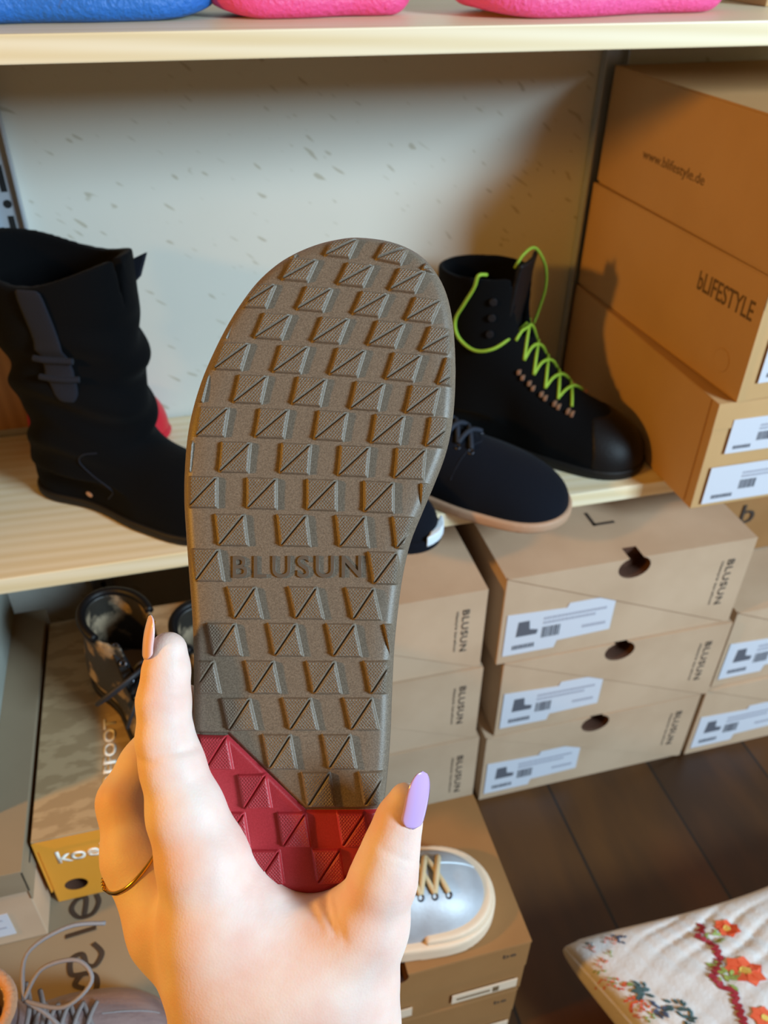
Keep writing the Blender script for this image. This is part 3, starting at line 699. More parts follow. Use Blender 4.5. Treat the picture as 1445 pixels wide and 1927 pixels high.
def clog(label, loc, rz, L, mf, ms, group=None):
    t_ = thing('clog', label, 'clog', loc, rz, group)
    W = L/.25*.95
    ft = foot_field(L, W, .050, .058, .060)
    rock = lambda P: .008*np.clip((P[:, 0]-L*.74)/(L*.26), 0, 1.3)**2+.006*np.clip((L*.10-P[:, 0])/(L*.1), 0, 1.2)**2
    def sole(P):
        Q = P.copy(); Q[:, 2] = .014
        z = P[:, 2]-rock(P); return smax(ft(Q)-.006, np.abs(z-.0125)-.0125, .014)
    def body(P):
        z = P[:, 2]; d = np.maximum(ft(P), .022-z)
        cav = np.maximum(np.hypot((P[:, 0]-.06*L/.25)*.55, P[:, 1]*1.1)-.034*L/.25, .03-z); d = np.maximum(d, -cav)
        for i in range(3):
            for j in range(4):
                d = np.maximum(d, -np.maximum(np.hypot(P[:, 0]-(.155+.022*i)*L/.25, P[:, 1]-(-.0225+.015*j))-.004, .03-z))
        return d
    implicit('foam_sole', sole, (-.02, -.07, -.004), (L+.02, .07, .05), .0022, mf, t_)
    implicit('clog_upper', body, (-.02, -.07, .015), (L+.02, .07, .09), .0022, ms, t_)
    sg = MB().tube([(.05, -.040*W, .05), (.02, -.036*W, .062), (-.004, -.015, .070), (-.006, .015, .070), (.02, .036*W, .062), (.05, .040*W, .05)], .006, 8, flat=(.5, 1.2))
    link('heel_strap', sg.mesh('s'), ms, t_, smooth=True)
    for q in (-1, 1): link('strap_rivet', MB().disc((.05, q*.044*W, .05), (0, q, 0), .006, .004).mesh('r', .001), ms, t_)
    return t_
clog('bright blue foam clog on the top shelf at left', (-.165, .724, TOP_Z), R(10), .232, 'blue_foam', 'blue_smooth')
clog('pink foam clog on the top shelf between the blue and the magenta clog', (.214, .750, TOP_Z), R(183), .155, 'pink_foam', 'pink_smooth')
clog('magenta-pink foam clog on the top shelf at right', (.492, .750, TOP_Z), R(186), .240, 'mag_foam', 'mag_smooth')

# pearl shoe on the low box
t_, ft = low_shoe('sneaker', 'pearly white sneaker with cream sole and laces, toe right, on a low brown box', (-.010, .392, .1872), R(-2), .222, .92, 'pearl', 'cream_rubber', 'cream_lace', sole_h=.020, off=.007, hs=(.032, .040, .052), lx=(.80, .74, .68, .61, .54))
implicit('foxing', lambda P: smax(np.maximum(ft(np.stack([P[:, 0], P[:, 1], np.full(len(P), .016)], 1))-.0035, .150-P[:, 0]-P[:, 1]*.0), np.maximum(np.maximum(P[:, 2]-.027, .015-P[:, 2]), -(ft(np.stack([P[:, 0], P[:, 1], np.full(len(P), .016)], 1))+.010)), .002), (.1, -.07, .005), (.25, .07, .04), .002, 'cream_rubber', t_)
link('toe_seam', MB().tube([on(ft, x, .012, .0004) for x in np.linspace(.150, .212, 8)], .0008, 5).mesh('s'), 'white_rubber', t_)

# rose metallic boot bottom left
def rose_boot():
    t_ = thing('lace_up_boot', 'metallic rose-grey lace-up boot with fleece lining at the lower left corner', 'boot', (-.270, .304, .2422), R(2))
    ft = foot_field(.19, .78, .030, .042, .056)
    cx = .058; H = .116
    def shaft(P, g=0): z = P[:, 2]; return np.hypot((P[:, 0]-cx)*.86, P[:, 1]*1.08)-.034+g
    def outer(P): return smin(ft(P), np.maximum(shaft(P), .04-P[:, 2]), .02)
    def body(P):
        z = P[:, 2]; d = smax(outer(P), z-H, .003); d = np.maximum(d, -np.maximum(shaft(P, .005), .03-z)); return np.maximum(d, .007-z)
    implicit('boot_upper', body, (-.03, -.06, -.002), (.24, .06, .13), .0019, 'rose_leather', t_)
    implicit('sole', slab(ft, .012, .003, 0, .012, .19), (-.03, -.06, -.004), (.24, .06, .02), .002, 'rose_leather', t_)
    a = [(cx+.0335/.86*math.cos(k*PI/12), .0335/1.08*math.sin(k*PI/12), H) for k in range(24)]
    link('fleece_lining', MB().tube(a, .0042, 8, closed=True, sub=2).mesh('f'), 'fleece', t_, smooth=True)
    link('insole', MB().disc((cx, 0, .031), (0, 0, 1), .030, .002).mesh('i'), 'fleece', t_)
    xs = [.142, .133, .124, .116, .108, .101]
    lace_rows(t_, outer, xs, [.013, .014, .015, .016, .017, .017], .0017, 'grey_lace')
    kx = (cx+.046, 0, .112)
    lp = MB().tube([kx, (.118, .012, .124), (.142, .010, .126), (.150, -.004, .120), (.130, -.012, .112), kx], .0016, 6)
    lp.tube([kx, (.108, .024, .126), (.135, .036, .126), (.160, .036, .118)], .0016, 6).tube([kx, (.118, -.010, .104), (.130, -.022, .088), (.136, -.026, .072)], .0016, 6)
    lp.tube([(cx+.044, -.018, .10), (cx+.048, 0, .104), (cx+.044, .018, .10)], .0018, 6).tube([(cx+.050, -.018, .085), (cx+.054, 0, .09), (cx+.050, .018, .085)], .0018, 6)
    link('lace', lp.mesh('l'), 'grey_lace', t_, smooth=True)
    link('toe_seam', MB().tube([on(outer, x, .004, .0003) for x in np.linspace(.145, .183, 8)], .0006, 5).mesh('s'), 'grey_lace', t_)
rose_boot()

# snake-print high-tops standing on the orange-fronted box
def camo(label, loc, rz, bow=True):
    t_ = thing('high_top_boot', label, 'boot', loc, rz, None)
    ft = foot_field(.20, .70, .030, .042, .056)
    cx = .045; H = .098
    def shaft(P, g=0): z = P[:, 2]; return np.hypot((P[:, 0]-cx-.006)*.78, P[:, 1]*1.05)-.031+g
    def outer(P): return smin(ft(P), np.maximum(shaft(P), .035-P[:, 2]), .018)
    def body(P):
        z = P[:, 2]; d = smax(outer(P), z-H+.10*np.clip(P[:, 0]-cx, 0, 1), .003); d = np.maximum(d, -np.maximum(shaft(P, .004), .025-z))
        d = np.maximum(d, -np.maximum(np.maximum(np.abs(P[:, 1])-.013, -(P[:, 0]-cx-.012)), .050-z))
        return np.maximum(d, .006-z)
    implicit('boot_upper', body, (-.03, -.06, -.002), (.22, .06, .11), .0019, 'camo', t_)
    implicit('sole', slab(ft, .012, .003, 0, .010, .2), (-.03, -.06, -.004), (.22, .06, .02), .002, 'black_rubber', t_)
    rim = [(cx+.006+.030/.78*math.cos(k*PI/10), .030/1.05*math.sin(k*PI/10), H-.10*max(0, .006+.030/.78*math.cos(k*PI/10))+.001) for k in range(4, 17)]
    link('collar', MB().tube(rim, .0042, 8, sub=3).mesh('c'), 'black_leather', t_, smooth=True)
    link('insole', MB().disc((cx+.006, 0, .026), (0, 0, 1), .028, .002).mesh('i'), 'insole', t_)
    for s in (1, -1):
        fl = MB().prism([(.072, s*.0165, .092), (.094, s*.021, .070), (.120, s*.023, .050), (.122, s*.010, .056), (.098, s*.012, .072), (.078, s*.012, .092)], (0, s*.003, .002))
        fp = link('eyelet_panel', fl.mesh('f', .0006), 'black_leather', t_)
        for k in range(4): link('eyelet', MB().torus((.079+k*.0125, s*(.0165+.0015*k), .093-k*.0105), (.6, s*.5, .8), .0026, .0009, 10, 6).mesh('e'), 'eyelet', fp, smooth=True)
    lace_rows(t_, outer, [.135, .125, .115, .105, .097], [.011]*5, .0018, 'dark_lace')
    if bow:
        k0 = (.104, 0, .080)
        lp = MB().tube([k0, (.112, -.020, .084), (.108, -.042, .074), (.098, -.050, .060), (.104, -.030, .070), k0], .0022, 6).tube([k0, (.112, .02, .084), (.106, .040, .072), (.098, .036, .07), k0], .0022, 6)
        lp.tube([k0, (.116, -.012, .076), (.125, -.030, .062), (.126, -.040, .045)], .002, 6)
        link('lace', lp.mesh('l'), 'dark_lace', t_, smooth=True)
        link('lace_bead', MB().torus((.110, .006, .082), (0, 0, 1), .003, .0016, 10, 6).mesh('b'), 'brass', t_)
camo('snake-print high-top boot with dark laces on the orange-fronted box, nearer the left', (-.114, .632, .3392), R(-62))
camo('snake-print high-top boot half hidden behind the held sole, right of its twin', (-.034, .596, .3392), R(-62), False)

# ------------------------------------------------------------------ cushion on the floor
def cushion():
    t_ = thing('cushion', 'white quilted cushion with embroidered flowers lying on floor at lower right', 'cushion', (.50, .20, .0), 0)
    A = .215; th = R(3); t2 = R(15); c0 = np.array([.285+A*math.cos(th)-.50+A*math.sin(t2), .370-A*math.cos(t2)+A*math.sin(th)-.20])
    def S(u, v, s=1, lift=0.0):
        u = np.asarray(u, float); v = np.asarray(v, float)
        rd = 1-.055*(u*u*v*v)**2; x = A*u*(1-.12*(1-v*v))*rd; y = A*v*(1-.12*(1-u*u))*rd
        e = np.clip((1-u*u)*(1-v*v), 0, 1)
        z = .068*e**.27
        q = 0
        for k1, k2 in ((1, .25), (-.25, 1)):
            ph = (k1*x+k2*y)/.019+.12*np.sin(x*60+y*37); dd = np.abs(ph-np.round(ph)); q = q-.0034*np.exp(-(dd/.16)**2)*(.6+.4*np.sin(x*31+y*23))
        z = z+q*np.clip(e*6, 0, 1)+.0022*np.sin(x*90+3*np.sin(y*50))*e
        z = .068+s*z*(1.0 if s > 0 else .98)+.012*(1-e)**6+lift
        return np.stack([c0[0]+x*math.cos(th)-y*math.sin(t2), c0[1]+x*math.sin(th)+y*math.cos(t2), z], -1)
    n = 150; g = np.sin(np.linspace(-PI/2, PI/2, n)); U, V = np.meshgrid(g, g, indexing='ij')
    a = S(U, V).reshape(-1, 3); b_ = S(U, V, -1).reshape(-1, 3); b_[:, 2] = np.maximum(b_[:, 2], .001)
    I = np.arange(n*n).reshape(n, n); q = np.stack([I[:-1, :-1], I[1:, :-1], I[1:, 1:], I[:-1, 1:]], -1).reshape(-1, 4)
    me = npmesh('c', np.concatenate([a, b_]), np.concatenate([q, q[:, ::-1]+n*n]))
    bm = bmesh.new(); bm.from_mesh(me); bmesh.ops.remove_doubles(bm, verts=bm.verts, dist=.0004); bm.to_mesh(me); bm.free()
    link('cushion_cover', me, 'cushion', t_, smooth=True)
    link('piping', MB().tube([tuple(S(math.copysign(1, c)*.999 if abs(c) >= abs(s_) else c/abs(s_)*.999, math.copysign(1, s_)*.999 if abs(s_) >= abs(c) else s_/abs(c)*.999)) for c, s_ in [(math.cos(2*PI*i/96+.01), math.sin(2*PI*i/96+.01)) for i in range(96)]], .0022, 6, closed=True, sub=1).mesh('p'), 'cushion', t_, smooth=True)
    rg = random.Random(5)
    def petal(mb, u, v, du, dv, wdt=.35, lift=.0006):
        c = np.array([u, v]); d = np.array([du, dv]); p = np.array([-dv, du])*wdt
        pts = [S(*(c+d*a_+p*b2), 1, lift) for a_, b2 in ((-1, 0), (-.5, .8), (.3, 1), (1, 0), (.3, -1), (-.5, -.8))]
        mb.prism(pts, (0, 0, .0012))
    def flower(u, v, r, ctr='th_yellow', mt='th_orange'):
        mb = MB()
        for k in range(7):
            a_ = 2*PI*k/7; petal(mb, u+r*.62*math.cos(a_), v+r*.62*math.sin(a_), r*.42*math.cos(a_), r*.42*math.sin(a_), .8)
        link('embroidery', mb.mesh('e'), mt, t_)
        mb = MB(); petal(mb, u, v, r*.32, 0, .9, .0014); link('embroidery', mb.mesh('e'), ctr, t_)
    def leaves(u, v, r, n_, mt):
        mb = MB()
        for k in range(n_):
            a_ = rg.uniform(0, 2*PI); rr = r*rg.uniform(.2, 1); petal(mb, u+rr*math.cos(a_), v+rr*math.sin(a_), r*.28*math.cos(a_+.5), r*.28*math.sin(a_+.5), .45)
        link('embroidery', mb.mesh('e'), mt, t_)
    CU_ = dict(S=S, flower=flower, leaves=leaves, petal=petal, t=t_, A=A, th=th, t2=t2, c0=c0)
    return CU_
CUS = cushion()
def cush_uv(x, y, z=.13):
    """u, v of the cushion surface below the sight line through picture point (x, y)"""
    d = (x-722.5)/FPX*CR-(y-963.5)/FPX*CU+CF
    best = None
    for k in range(14):
        p = CAM+d*((z-CAM[2])/d[2]); q = p[:2]-np.array([.50, .20])-CUS['c0']
        th = CUS['th']; t2 = CUS['t2']; u, v = np.linalg.solve(np.array([[math.cos(th), -math.sin(t2)], [math.sin(th), math.cos(t2)]]), q)/CUS['A']
        u, v = u/(1-.12*(1-min(v*v, 1))), v/(1-.12*(1-min(u*u, 1)))
        u = max(-.985, min(.985, u)); v = max(-.985, min(.985, v)); z = .6*z+.4*float(CUS['S'](u, v)[2])
    return u, v
def embroider():
    # red zigzag line of stitches
    mb = MB()
    line = [(1322, 1742), (1318, 1764), (1345, 1778), (1356, 1800), (1352, 1822), (1344, 1840), (1362, 1860), (1382, 1866), (1388, 1890), (1398, 1915), (1404, 1940)]
    for i in range(len(line)-1):
        for k in range(5):
            t0 = k/5; x = line[i][0]+(line[i+1][0]-line[i][0])*t0; y = line[i][1]+(line[i+1][1]-line[i][1])*t0
            u, v = cush_uv(x+((k % 2)*6-3), y); CUS['petal'](mb, u, v, .013, .008 if k % 2 else -.008, .7)
    link('embroidery', mb.mesh('e'), 'th_red', CUS['t'])
    for x, y, r, mt in ((1368, 1749, .055, 'th_orange'), (1403, 1828, .085, 'th_orange'), (1440, 1918, .06, 'th_orange')):
        u, v = cush_uv(x, y); CUS['flower'](u, v, r, mt=mt)
    for x, y, r, n_, mt in ((1340, 1757, .05, 8, 'th_green'), (1370, 1835, .075, 14, 'th_green'),
                            (1095, 1772, .02, 6, 'th_teal'), (1100, 1782, .025, 7, 'th_pink'), (1140, 1768, .03, 8, 'th_pink'), (1165, 1763, .035, 10, 'th_blue'), (1140, 1793, .02, 5, 'th_green'),
                            (1126, 1812, .03, 7, 'th_pink'), (1124, 1830, .025, 5, 'th_green'), (1132, 1850, .025, 7, 'th_pink'), (1150, 1848, .02, 6, 'th_green'),
                            (1162, 1855, .03, 9, 'th_orange'), (1182, 1850, .025, 6, 'th_green'), (1210, 1868, .05, 22, 'th_teal'), (1190, 1890, .04, 10, 'th_orange'), (1215, 1900, .03, 8, 'th_orange'),
                            (1245, 1905, .045, 14, 'th_blue'), (1275, 1900, .05, 16, 'th_teal'), (1185, 1915, .03, 7, 'th_pink'), (1300, 1918, .05, 10, 'th_teal'), (1225, 1920, .03, 5, 'th_green')):
        u, v = cush_uv(x, y); CUS['leaves'](u, v, r, n_, mt)
embroider()

# ------------------------------------------------------------------ the held shoe
# the plane of the sole: nearly square to the view, heel a little nearer
IA = (1/.372, 1/.349)
def sdepth(y): return 1/(IA[0]+(IA[1]-IA[0])*(y-440)/(1690-440))
def SP(x, y, h=0.0):
    """point on the sole for outline coordinates (x, y); h = height towards the viewer"""
    x = np.asarray(x, float); y = np.asarray(y, float); d = sdepth(y)
    p = CAM+d[..., None]*((x[..., None]-722.5)/FPX*CR-(y[..., None]-963.5)/FPX*CU+CF)
    return p+np.asarray(h)[..., None]*SN
_p = [CAM+sdepth(y)*((x-722.5)/FPX*CR-(y-963.5)/FPX*CU+CF) for x, y in ((400, 500), (800, 500), (400, 1600))]
SN = np.cross(_p[1]-_p[0], _p[2]-_p[0]); SN /= np.linalg.norm(SN)
if SN@CF > 0: SN = -SN
OUT = [(672, 438), (628, 443), (590, 453), (550, 470), (515, 492), (480, 524), (448, 566), (420, 612), (395, 662), (374, 712), (357, 768), (347, 820), (342, 880), (341, 940), (345, 1010), (350, 1080), (356, 1160), (359, 1240), (359, 1320), (360, 1390), (364, 1440), (374, 1490), (392, 1540), (418, 1590), (455, 1636), (500, 1670), (548, 1688), (595, 1692), (638, 1682), (672, 1655), (698, 1615), (714, 1565), (724, 1505), (731, 1440), (735, 1380), (738, 1300), (742, 1220), (749, 1150), (758, 1085), (773, 1020), (796, 962), (820, 905), (840, 852), (852, 800), (858, 740), (859, 670), (854, 600), (842, 545), (820, 502), (786, 468), (735, 446)]
OUTS = np.array([p[:2] for p in smooth_path([(a, b_, 0) for a, b_ in OUT], 4, True)])
def poly_sd(X, Y, poly):
    """signed distance (inside > 0) and nearest point"""
    best = np.full(X.shape, 1e9); nx = np.zeros(X.shape); ny = np.zeros(X.shape); ins = np.zeros(X.shape, bool)
    n = len(poly)
    for i in range(n):
        a = poly[i]; b_ = poly[(i+1) % n]; d = b_-a
        t_ = np.clip(((X-a[0])*d[0]+(Y-a[1])*d[1])/(d@d), 0, 1); qx = a[0]+t_*d[0]; qy = a[1]+t_*d[1]; ds = (X-qx)**2+(Y-qy)**2
        k = ds < best; best[k] = ds[k]; nx[k] = qx[k]; ny[k] = qy[k]
        cr_ = ((a[1] > Y) != (b_[1] > Y)) & (X < (b_[0]-a[0])*(Y-a[1])/(b_[1]-a[1]+1e-12)+a[0]); ins ^= cr_
    return np.where(ins, 1, -1)*np.sqrt(best), nx, ny
Z1 = lambda x, y: (340+x/2.676, 420+y/2.676)
Z2 = lambda x, y: (340+x/2.676, 1000+y/2.676)
ROWS = [  # centre list, width, height, skew (top minus bottom), tilt
    ([Z1(*p) for p in ((535, 112), (810, 122), (1068, 150), (1300, 200))], 47, 41, 18),
    ([Z1(*p) for p in ((330, 225), (600, 237), (880, 263), (1140, 292))], 49, 45, 20),
    ([Z1(*p) for p in ((390, 367), (675, 385), (955, 410), (1222, 440))], 50, 47, 19),
    ([Z1(*p) for p in ((185, 512), (465, 522), (755, 542), (1035, 562), (1300, 592))], 52, 50, 19),
    ([Z1(*p) for p in ((258, 672), (555, 688), (840, 703), (1122, 727), (1385, 752))], 53, 53, 16),
    ([Z1(*p) for p in ((55, 828), (352, 838), (648, 850), (940, 873), (1218, 893))], 54, 54, 12),
    ([Z1(*p) for p in ((160, 1002), (460, 1010), (757, 1022), (1043, 1040), (1318, 1055))], 55, 56, 9),
    ([Z1(*p) for p in ((-20, 1172), (275, 1180), (578, 1187), (872, 1200), (1155, 1212))], 55, 58, 5),
    ([Z1(*p) for p in ((112, 1355), (410, 1362), (712, 1370), (998, 1380), (1285, 1392))], 56, 59, 0),
    ([Z1(*p) for p in ((258, 1545), (570, 1548), (865, 1553), (1150, 1560))], 56, 60, -7),
    ([Z2(*p) for p in ((135, 170), (1030, 185))], 55, 61, -10),
    ([Z2(*p) for p in ((325, 360), (632, 360), (920, 365))], 54, 61, -14),
    ([Z2(*p) for p in ((222, 545), (528, 545), (822, 548), (1110, 552))], 54, 62, -13),
    ([Z2(*p) for p in ((115, 735), (415, 733), (722, 735), (1010, 735))], 54, 62, -13),
    ([Z2(*p) for p in ((297, 920), (603, 918), (910, 918))], 54, 61, -14),
    ([Z2(*p) for p in ((180, 1113), (500, 1108), (800, 1108))], 53, 65, -12),
    ([Z2(*p) for p in ((375, 1308), (695, 1298), (980, 1295))], 53, 65, -11),
    ([Z2(*p) for p in ((265, 1500), (572, 1500), (870, 1500))], 53, 65, -10),
    ([Z2(*p) for p in ((440, 1690), (745, 1685))], 53, 66, -9)]
BD = [(330, 1383), (428, 1383), (575, 1525), (760, 1525)]     # border between brown and red rubber
def sole_grid(step, region):
    xs = np.arange(330, 870, step); ys = np.arange(430, 1700, step)
    X, Y = np.meshgrid(xs, ys, indexing='ij')
    D, NX, NY = poly_sd(X, Y, OUTS)
    # border side
    yb = np.interp(X, [p[0] for p in BD], [p[1] for p in BD])
    # distance to border line
    bd = np.full(X.shape, 1e9)
    for i in range(3):
        a = np.array(BD[i], float); b_ = np.array(BD[i+1], float); d = b_-a; t_ = np.clip(((X-a[0])*d[0]+(Y-a[1])*d[1])/(d@d), 0, 1)
        bd = np.minimum(bd, np.hypot(X-a[0]-t_*d[0], Y-a[1]-t_*d[1]))
    Rr = 22.0
    t_ = np.clip(D/Rr, 0, 1); base = -.0046*(1-np.sqrt(np.clip(1-(1-t_)**2, 0, 1)))
    # broad soft shoulder all round
    base = base-.0016*np.clip(1-D/52, 0, 1)**2
    Hh = np.zeros(X.shape); tr = np.zeros(X.shape)
    sm = lambda x: np.clip(x, 0, 1)**2*(3-2*np.clip(x, 0, 1))
    fade = sm((D-np.where((X < 470) & (Y > 560), 10, 4))/9)
    for cs_, w_, h_, sk in ROWS:
        for i, (cx, cy) in enumerate(cs_):
            j = i if i < len(cs_)-1 else i-1
            ti = (cs_[j+1][1]-cs_[j][1])/(cs_[j+1][0]-cs_[j][0]) if len(cs_) > 1 else 0
            mk = (abs(X-cx) < 60) & (abs(Y-cy) < 50)
            if not mk.any(): continue
            dx = X[mk]-cx; dy = Y[mk]-cy-ti*dx
            q = dx+dy*sk/h_; ew = np.minimum(w_/2-abs(q), h_/2-abs(dy))
            pr = sm((ew+.8)/2.6)
            # groove from lower left to upper right, faces on both sides fall away from it slightly
            s_ = q/(w_/2)+dy/(h_/2); gd = s_*.5*min(w_, h_)*.7
            hh = .0021*pr*(1-.12*np.clip(abs(s_), 0, 1))
            hh = hh-.0015*np.exp(-(gd/1.15)**2)*pr+.00035*np.exp(-((gd+2.6)/1.2)**2)*pr
            Hh[mk] = np.maximum(Hh[mk], hh*fade[mk]); tr[mk] = np.maximum(tr[mk], sm((ew-2)/3)*fade[mk]*sm((abs(gd)-3)/2))
    groove = -.0018*np.exp(-(bd/4.2)**2)
    H = base+Hh+groove*sm(D/14)
    side = Y > yb
    keep = (side if region == 'red' else ~side)
    keep = keep | (bd < step*1.5)
    inside = D > 0
    XX = np.where(inside, X, NX); YY = np.where(inside, Y, NY); H = np.where(inside, H, -.0062)
    ok = keep
    cell_in = (inside[:-1, :-1] | inside[1:, :-1] | inside[1:, 1:] | inside[:-1, 1:]) & ok[:-1, :-1] & ok[1:, :-1] & ok[1:, 1:] & ok[:-1, 1:]
    if region == 'red': cell_in &= (side[:-1, :-1])
    else: cell_in &= ~(side[:-1, :-1])
    I = np.arange(X.size).reshape(X.shape)
    q = np.stack([I[:-1, :-1], I[:-1, 1:], I[1:, 1:], I[1:, :-1]], -1)[cell_in]
    used = np.unique(q); mp_ = -np.ones(X.size, int); mp_[used] = np.arange(len(used))
    P = SP(XX.ravel()[used], YY.ravel()[used], H.ravel()[used])
    return P, mp_[q], tr.ravel()[used], np.stack([XX.ravel()[used], YY.ravel()[used], 0*XX.ravel()[used]], 1)
shoe_c = SP(np.array(600.), np.array(1000.), np.array(-.03))
SHOE = thing('barefoot_shoe', 'held-up shoe seen from below, brown treaded sole with red heel corner', 'shoe', tuple(shoe_c))
def sole_part(name, region, mt):
    P, Q, tr, fp = sole_grid(1.2, region)
    me = npmesh(name, P, Q)
    if len(me.vertices) == len(tr):
        at = me.attributes.new('tread', 'FLOAT', 'POINT'); at.data.foreach_set('value', tr.astype(np.float32))
        at = me.attributes.new('flatpos', 'FLOAT_VECTOR', 'POINT'); at.data.foreach_set('vector', fp.astype(np.float32).ravel())
    return link(name, me, mt, SHOE, smooth=True, world=True)
sole_part('outsole', 'brown', 'sole'); o = sole_part('heel_patch', 'red', 'sole_red'); o['label'] = 'dark red rubber corner of the sole at the heel'
# raised name on the arch
me = text_mesh('BLUSUN', extrude=.02, bevel=.014, offset=.004, spacing=1.25)
n = len(me.vertices); co = np.zeros(n*3); me.vertices.foreach_get('co', co); co = co.reshape(-1, 3); a_, b2 = co.min(0), co.max(0)
tx = 438+(co[:, 0]-a_[0])/(b2[0]-a_[0])*243; ty = 1088-(co[:, 1]-a_[1])/(b2[1]-a_[1])*42; hz = (co[:, 2]-a_[2])/(b2[2]-a_[2])
P = SP(tx, ty-.004*(tx-438), -.0003+.0012*hz); me.vertices.foreach_set('co', P.astype(np.float32).ravel()); me.update()
link('lettering', me, 'sole_letter', SHOE, world=True)
# edge of the sole and the dark upper behind it
def ring_loft(name, rings, mt, cap=True, parent=SHOE):
    n = len(rings[0]); v = np.concatenate(rings); f = []
    for i in range(len(rings)-1):
        for k in range(n): f.append((i*n+k, i*n+(k+1) % n, (i+1)*n+(k+1) % n, (i+1)*n+k))
    if cap: f.append(tuple((len(rings)-1)*n+k for k in range(n)))
    return link(name, pyd(name, v, f), mt, parent, smooth=True, world=True)
def inset(s): # outline pulled inwards by s picture units
    c = OUTS; tg = np.roll(c, -1, 0)-np.roll(c, 1, 0); nn = np.stack([-tg[:, 1], tg[:, 0]], 1); nn /= np.linalg.norm(nn, axis=1)[:, None]
    cen = c.mean(0)
    sg = np.sign(((cen-c)*nn).sum(1)); 
    return c+nn*np.sign(np.median(sg))*s
def ring(s, h):
    c = inset(s) if s < 30 else (lambda k: OUTS.mean(0)*np.array([0, 0])+np.array([600, 1040])+(OUTS-np.array([600, 1040]))*np.array([1-k/130, 1-k/560]))(s)
    return SP(c[:, 0], c[:, 1], np.full(len(c), h))
ring_loft('midsole', [ring(0, -.0060), ring(-.5, -.008), ring(1, -.0105), ring(5, -.012)], 'sole', cap=False)
prof = [(3, -.0105), (1, -.013), (0, -.018), (3, -.026), (12, -.034), (34, -.044), (58, -.052), (80, -.057)]
o = ring_loft('shoe_upper', [ring(a_, h_) for a_, h_ in prof], 'black_suede')

# ------------------------------------------------------------------ the hand
def K(x, y, d): # local hand frame in metres: right, up, away
    return np.array([(x-722.5)/FPX*d, -(y-963.5)/FPX*d, d])
def hand_field(P):
    def ch(pts, k=.004):
        """chain of (x, y, depth, radius in picture units)"""
        d = None
        for a, b_ in zip(pts[:-1], pts[1:]):
            e = cone(P, K(*a[:3]), K(*b_[:3]), a[3]*a[2]/FPX, b_[3]*b_[2]/FPX); d = e if d is None else smin(d, e, k)
        return d
    index = ch([(317, 1224, .352, 35), (313, 1262, .352, 42), (308, 1318, .351, 48), (311, 1392, .349, 52), (324, 1440, .348, 58), (350, 1530, .346, 71), (382, 1620, .345, 82)])
    palm = ch([(382, 1620, .345, 82), (412, 1730, .349, 103), (436, 1830, .354, 117), (446, 1940, .358, 118), (468, 2080, .364, 120), (486, 2300, .375, 128)], .008)
    palm2 = ch([(450, 1765, .356, 104), (560, 1838, .350, 118), (600, 1940, .356, 120), (590, 2080, .364, 120)], .010)
    thumb = ch([(762, 1502, .333, 29), (750, 1545, .334, 40), (735, 1600, .335, 49), (722, 1652, .337, 59), (690, 1738, .343, 76), (648, 1850, .350, 97), (632, 1930, .354, 107), (610, 2080, .362, 112), (590, 2300, .375, 118)], .006)
    middle = ch([(352, 1318, .402, 30), (318, 1362, .398, 38), (272, 1440, .392, 44), (237, 1508, .385, 50), (262, 1610, .378, 66), (330, 1740, .366, 85), (420, 1840, .360, 100)], .006)
    ring_ = ch([(420, 1340, .424, 30), (360, 1372, .424, 36), (300, 1440, .420, 42), (268, 1520, .412, 48), (300, 1620, .398, 62), (370, 1740, .380, 80), (440, 1850, .366, 95)], .006)
    little = ch([(450, 1420, .440, 26), (390, 1450, .442, 31), (330, 1500, .436, 36), (308, 1570, .426, 42), (335, 1660, .408, 56), (400, 1770, .388, 74), (460, 1880, .372, 92)], .006)
    d = smin(palm, palm2, .022)
    d = smin(d, index, .006)
    d = smin(d, thumb, .016)
    # web between thumb and index finger
    web = ch([(500, 1768, .348, 58), (575, 1788, .349, 64), (650, 1762, .347, 56)], .01)
    d = smin(d, web, .014)
    d = smin(d, smin(smin(middle, ring_, .003), little, .003), .004)
    def crease(p, a, R_, amp, wd, bend=0.0):
        nonlocal d
        p = K(*p); a = np.array(a, float); a /= np.linalg.norm(a); q = P-p; m_ = np.abs(q@a) < .006
        q = q[m_]; rr = np.linalg.norm(q, axis=-1); sd = np.cross(a, (0, 0, 1.)); 
        s_ = q@a+bend*(q@sd)**2; d[m_] += amp*np.exp(-(s_/wd)**2)*np.clip(1-(rr/R_)**4, 0, 1)
    crease((345, 1303, .342), (.1, 1, 0), .0085, .0007, .0011, 8)
    crease((350, 1311, .342), (.1, 1, 0), .0070, .0004, .0010, 8)
    crease((345, 1415, .338), (.05, 1, 0), .0130, .0008, .0013, 6)
    crease((275, 1430, .340), (.0, 1, 0), .0090, .0006, .0012, -6)
    crease((748, 1612, .324), (.52, 1, 0), .0085, .0007, .0011, 6)
    crease((742, 1628, .324), (.42, 1, 0), .0060, .0004, .0010, 6)
    crease((612, 1712, .335), (.85, .6, 0), .0130, .0016, .0016, 4)
    crease((585, 1722, .335), (.6, .8, 0), .0100, .0007, .0014, 4)
    crease((640, 1730, .333), (.95, .35, 0), .0110, .0009, .0014, 0)
    crease((560, 1708, .337), (.3, 1, 0), .0100, .0005, .0012, 6)
    # keep the flesh out of the sole: clip against the shoe's slab where they press together
    return d
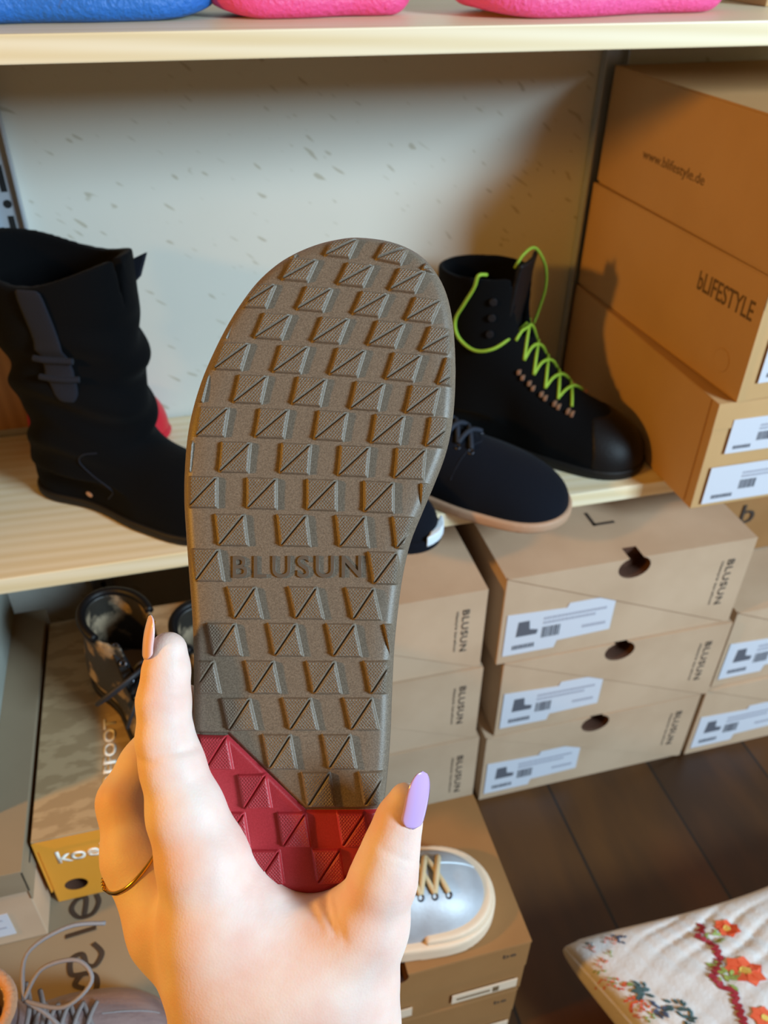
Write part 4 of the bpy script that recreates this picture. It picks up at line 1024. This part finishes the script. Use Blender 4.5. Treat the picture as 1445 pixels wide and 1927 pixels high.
def hand():
    corners = [K(130, 1150, .32), K(900, 2320, .32), K(130, 1150, .46), K(900, 2320, .46)]
    lo = np.min(corners, 0); hi = np.max(corners, 0); lo[2] = .305; hi[2] = .462
    lo = np.array([K(180, 1170, .42)[0], K(0, 2200, .40)[1], .305]); hi = np.array([K(800, 0, .36)[0], K(0, 1175, .34)[1], .465])
    lo[0] = -.165; hi[0] = .025
    def f(P):
        out = np.empty(len(P)); 
        for i in range(0, len(P), 400000): out[i:i+400000] = hand_field(P[i:i+400000])
        return out
    V, Q = surface(f, lo, hi, .0012)
    W = CAM+V[:, :1]*CR+V[:, 1:2]*CU+V[:, 2:3]*CF
    c = CAM+K(540, 1860, .355)@np.array([CR, CU, CF])
    me = npmesh('hand', W-c, Q[:, ::-1])
    # relax once
    o = link('hand', me, 'skin', None, smooth=True); o.location = c
    md = o.modifiers.new('s', 'SMOOTH'); md.factor = .5; md.iterations = 3
    return setp(o, 'bare hand of a person gripping the upturned shoe by its heel, long painted nails', 'hand')
HAND = hand()
def nail(name, base, tip, nrm, wid, mt, arch=.35, th=.0007, long=.5):
    """curved almond nail from base to tip (world points); nrm = outward normal"""
    base = np.array(base); tip = np.array(tip); ax = tip-base; L = np.linalg.norm(ax); ax /= L; nrm = np.array(nrm, float); nrm -= (nrm@ax)*ax; nrm /= np.linalg.norm(nrm); sd = np.cross(ax, nrm)
    nu, nv = 22, 13; v = []
    for i in range(nu):
        t_ = i/(nu-1)
        wv = wid/2*min(1, math.sqrt(max(0, 1-(1-min(t_/.22, 1))**2))+.02)*(1 if t_ < long else math.sqrt(max(0.0, 1-((t_-long)/(1-long))**2.0)))
        for j in range(nv):
            s = -1+2*j/(nv-1); v.append(base+ax*L*t_+sd*wv*s+nrm*(wid*arch*(math.sqrt(max(0, 1-(s*wv/(wid/2)*.93)**2))-.37)+.10*L*math.sin(PI*t_)*.5))
    f = [(i*nv+j, i*nv+j+1, (i+1)*nv+j+1, (i+1)*nv+j) for i in range(nu-1) for j in range(nv-1)]
    o = link(name, pyd(name, v, f), mt, HAND, smooth=True, world=True)
    md = o.modifiers.new('s', 'SOLIDIFY'); md.thickness = th; md.offset = 0
    return o
nail('thumb_nail', C(772, 1556, .3265), C(790, 1448, .326), -CF*.86+CR*.52, .0108, 'nail_lilac', arch=.28)
nail('index_nail', C(279, 1240, .3475), C(292, 1158, .347), -CR*.80-CF*.60, .0095, 'nail_pink', arch=.28)
link('nail_gem', MB().disc(C(290, 1171, .3455), -CF-CR*.4, .0009, .0004, 10).mesh('g'), 'gold', HAND, world=True)
# ring on the middle finger
rc = K(256, 1602, .379); axl = np.array([.62, -.72, .30]); axl /= np.linalg.norm(axl)
e1 = np.cross(axl, (0, 0, 1.)); e1 /= np.linalg.norm(e1); e2 = np.cross(axl, e1); rp = []
rs = np.arange(.008, .0262, .0003)
for k in range(40):
    dv_ = math.cos(2*PI*k/40)*e1+math.sin(2*PI*k/40)*e2; q = hand_field(rc+rs[:, None]*dv_) > 0
    rp.append(rs[np.argmax(q)] if q.any() else .0205)
rp = np.array(rp); 
for _ in range(2): rp = np.maximum(rp, (np.roll(rp, 1)+rp+np.roll(rp, -1))/3)
rpts = [rc+(rp[k]+.0004)*(math.cos(2*PI*k/40)*e1+math.sin(2*PI*k/40)*e2) for k in range(40)]
wp = lambda q: CAM+q[0]*CR+q[1]*CU+q[2]*CF
g = link('ring', MB().tube([wp(q) for q in rpts], .0009, 8, closed=True, sub=2).mesh('r'), 'gold', HAND, smooth=True, world=True); g['label'] = 'thin gold ring with small stones'
st = MB()
left = sorted(range(40), key=lambda k: rpts[k][0]/rpts[k][2])[0]
for k in range(-2, 3):
    q = rpts[(left+k) % 40]; o_ = q-rc; o_ /= np.linalg.norm(o_)
    for sg in (-1, 1): st.torus(wp(q+o_*.0005+axl*sg*.0009), wp(o_)-wp(o_*0), .0009, .0005, 10, 6)
link('stones', st.mesh('s'), 'gold', g, smooth=True, world=True)
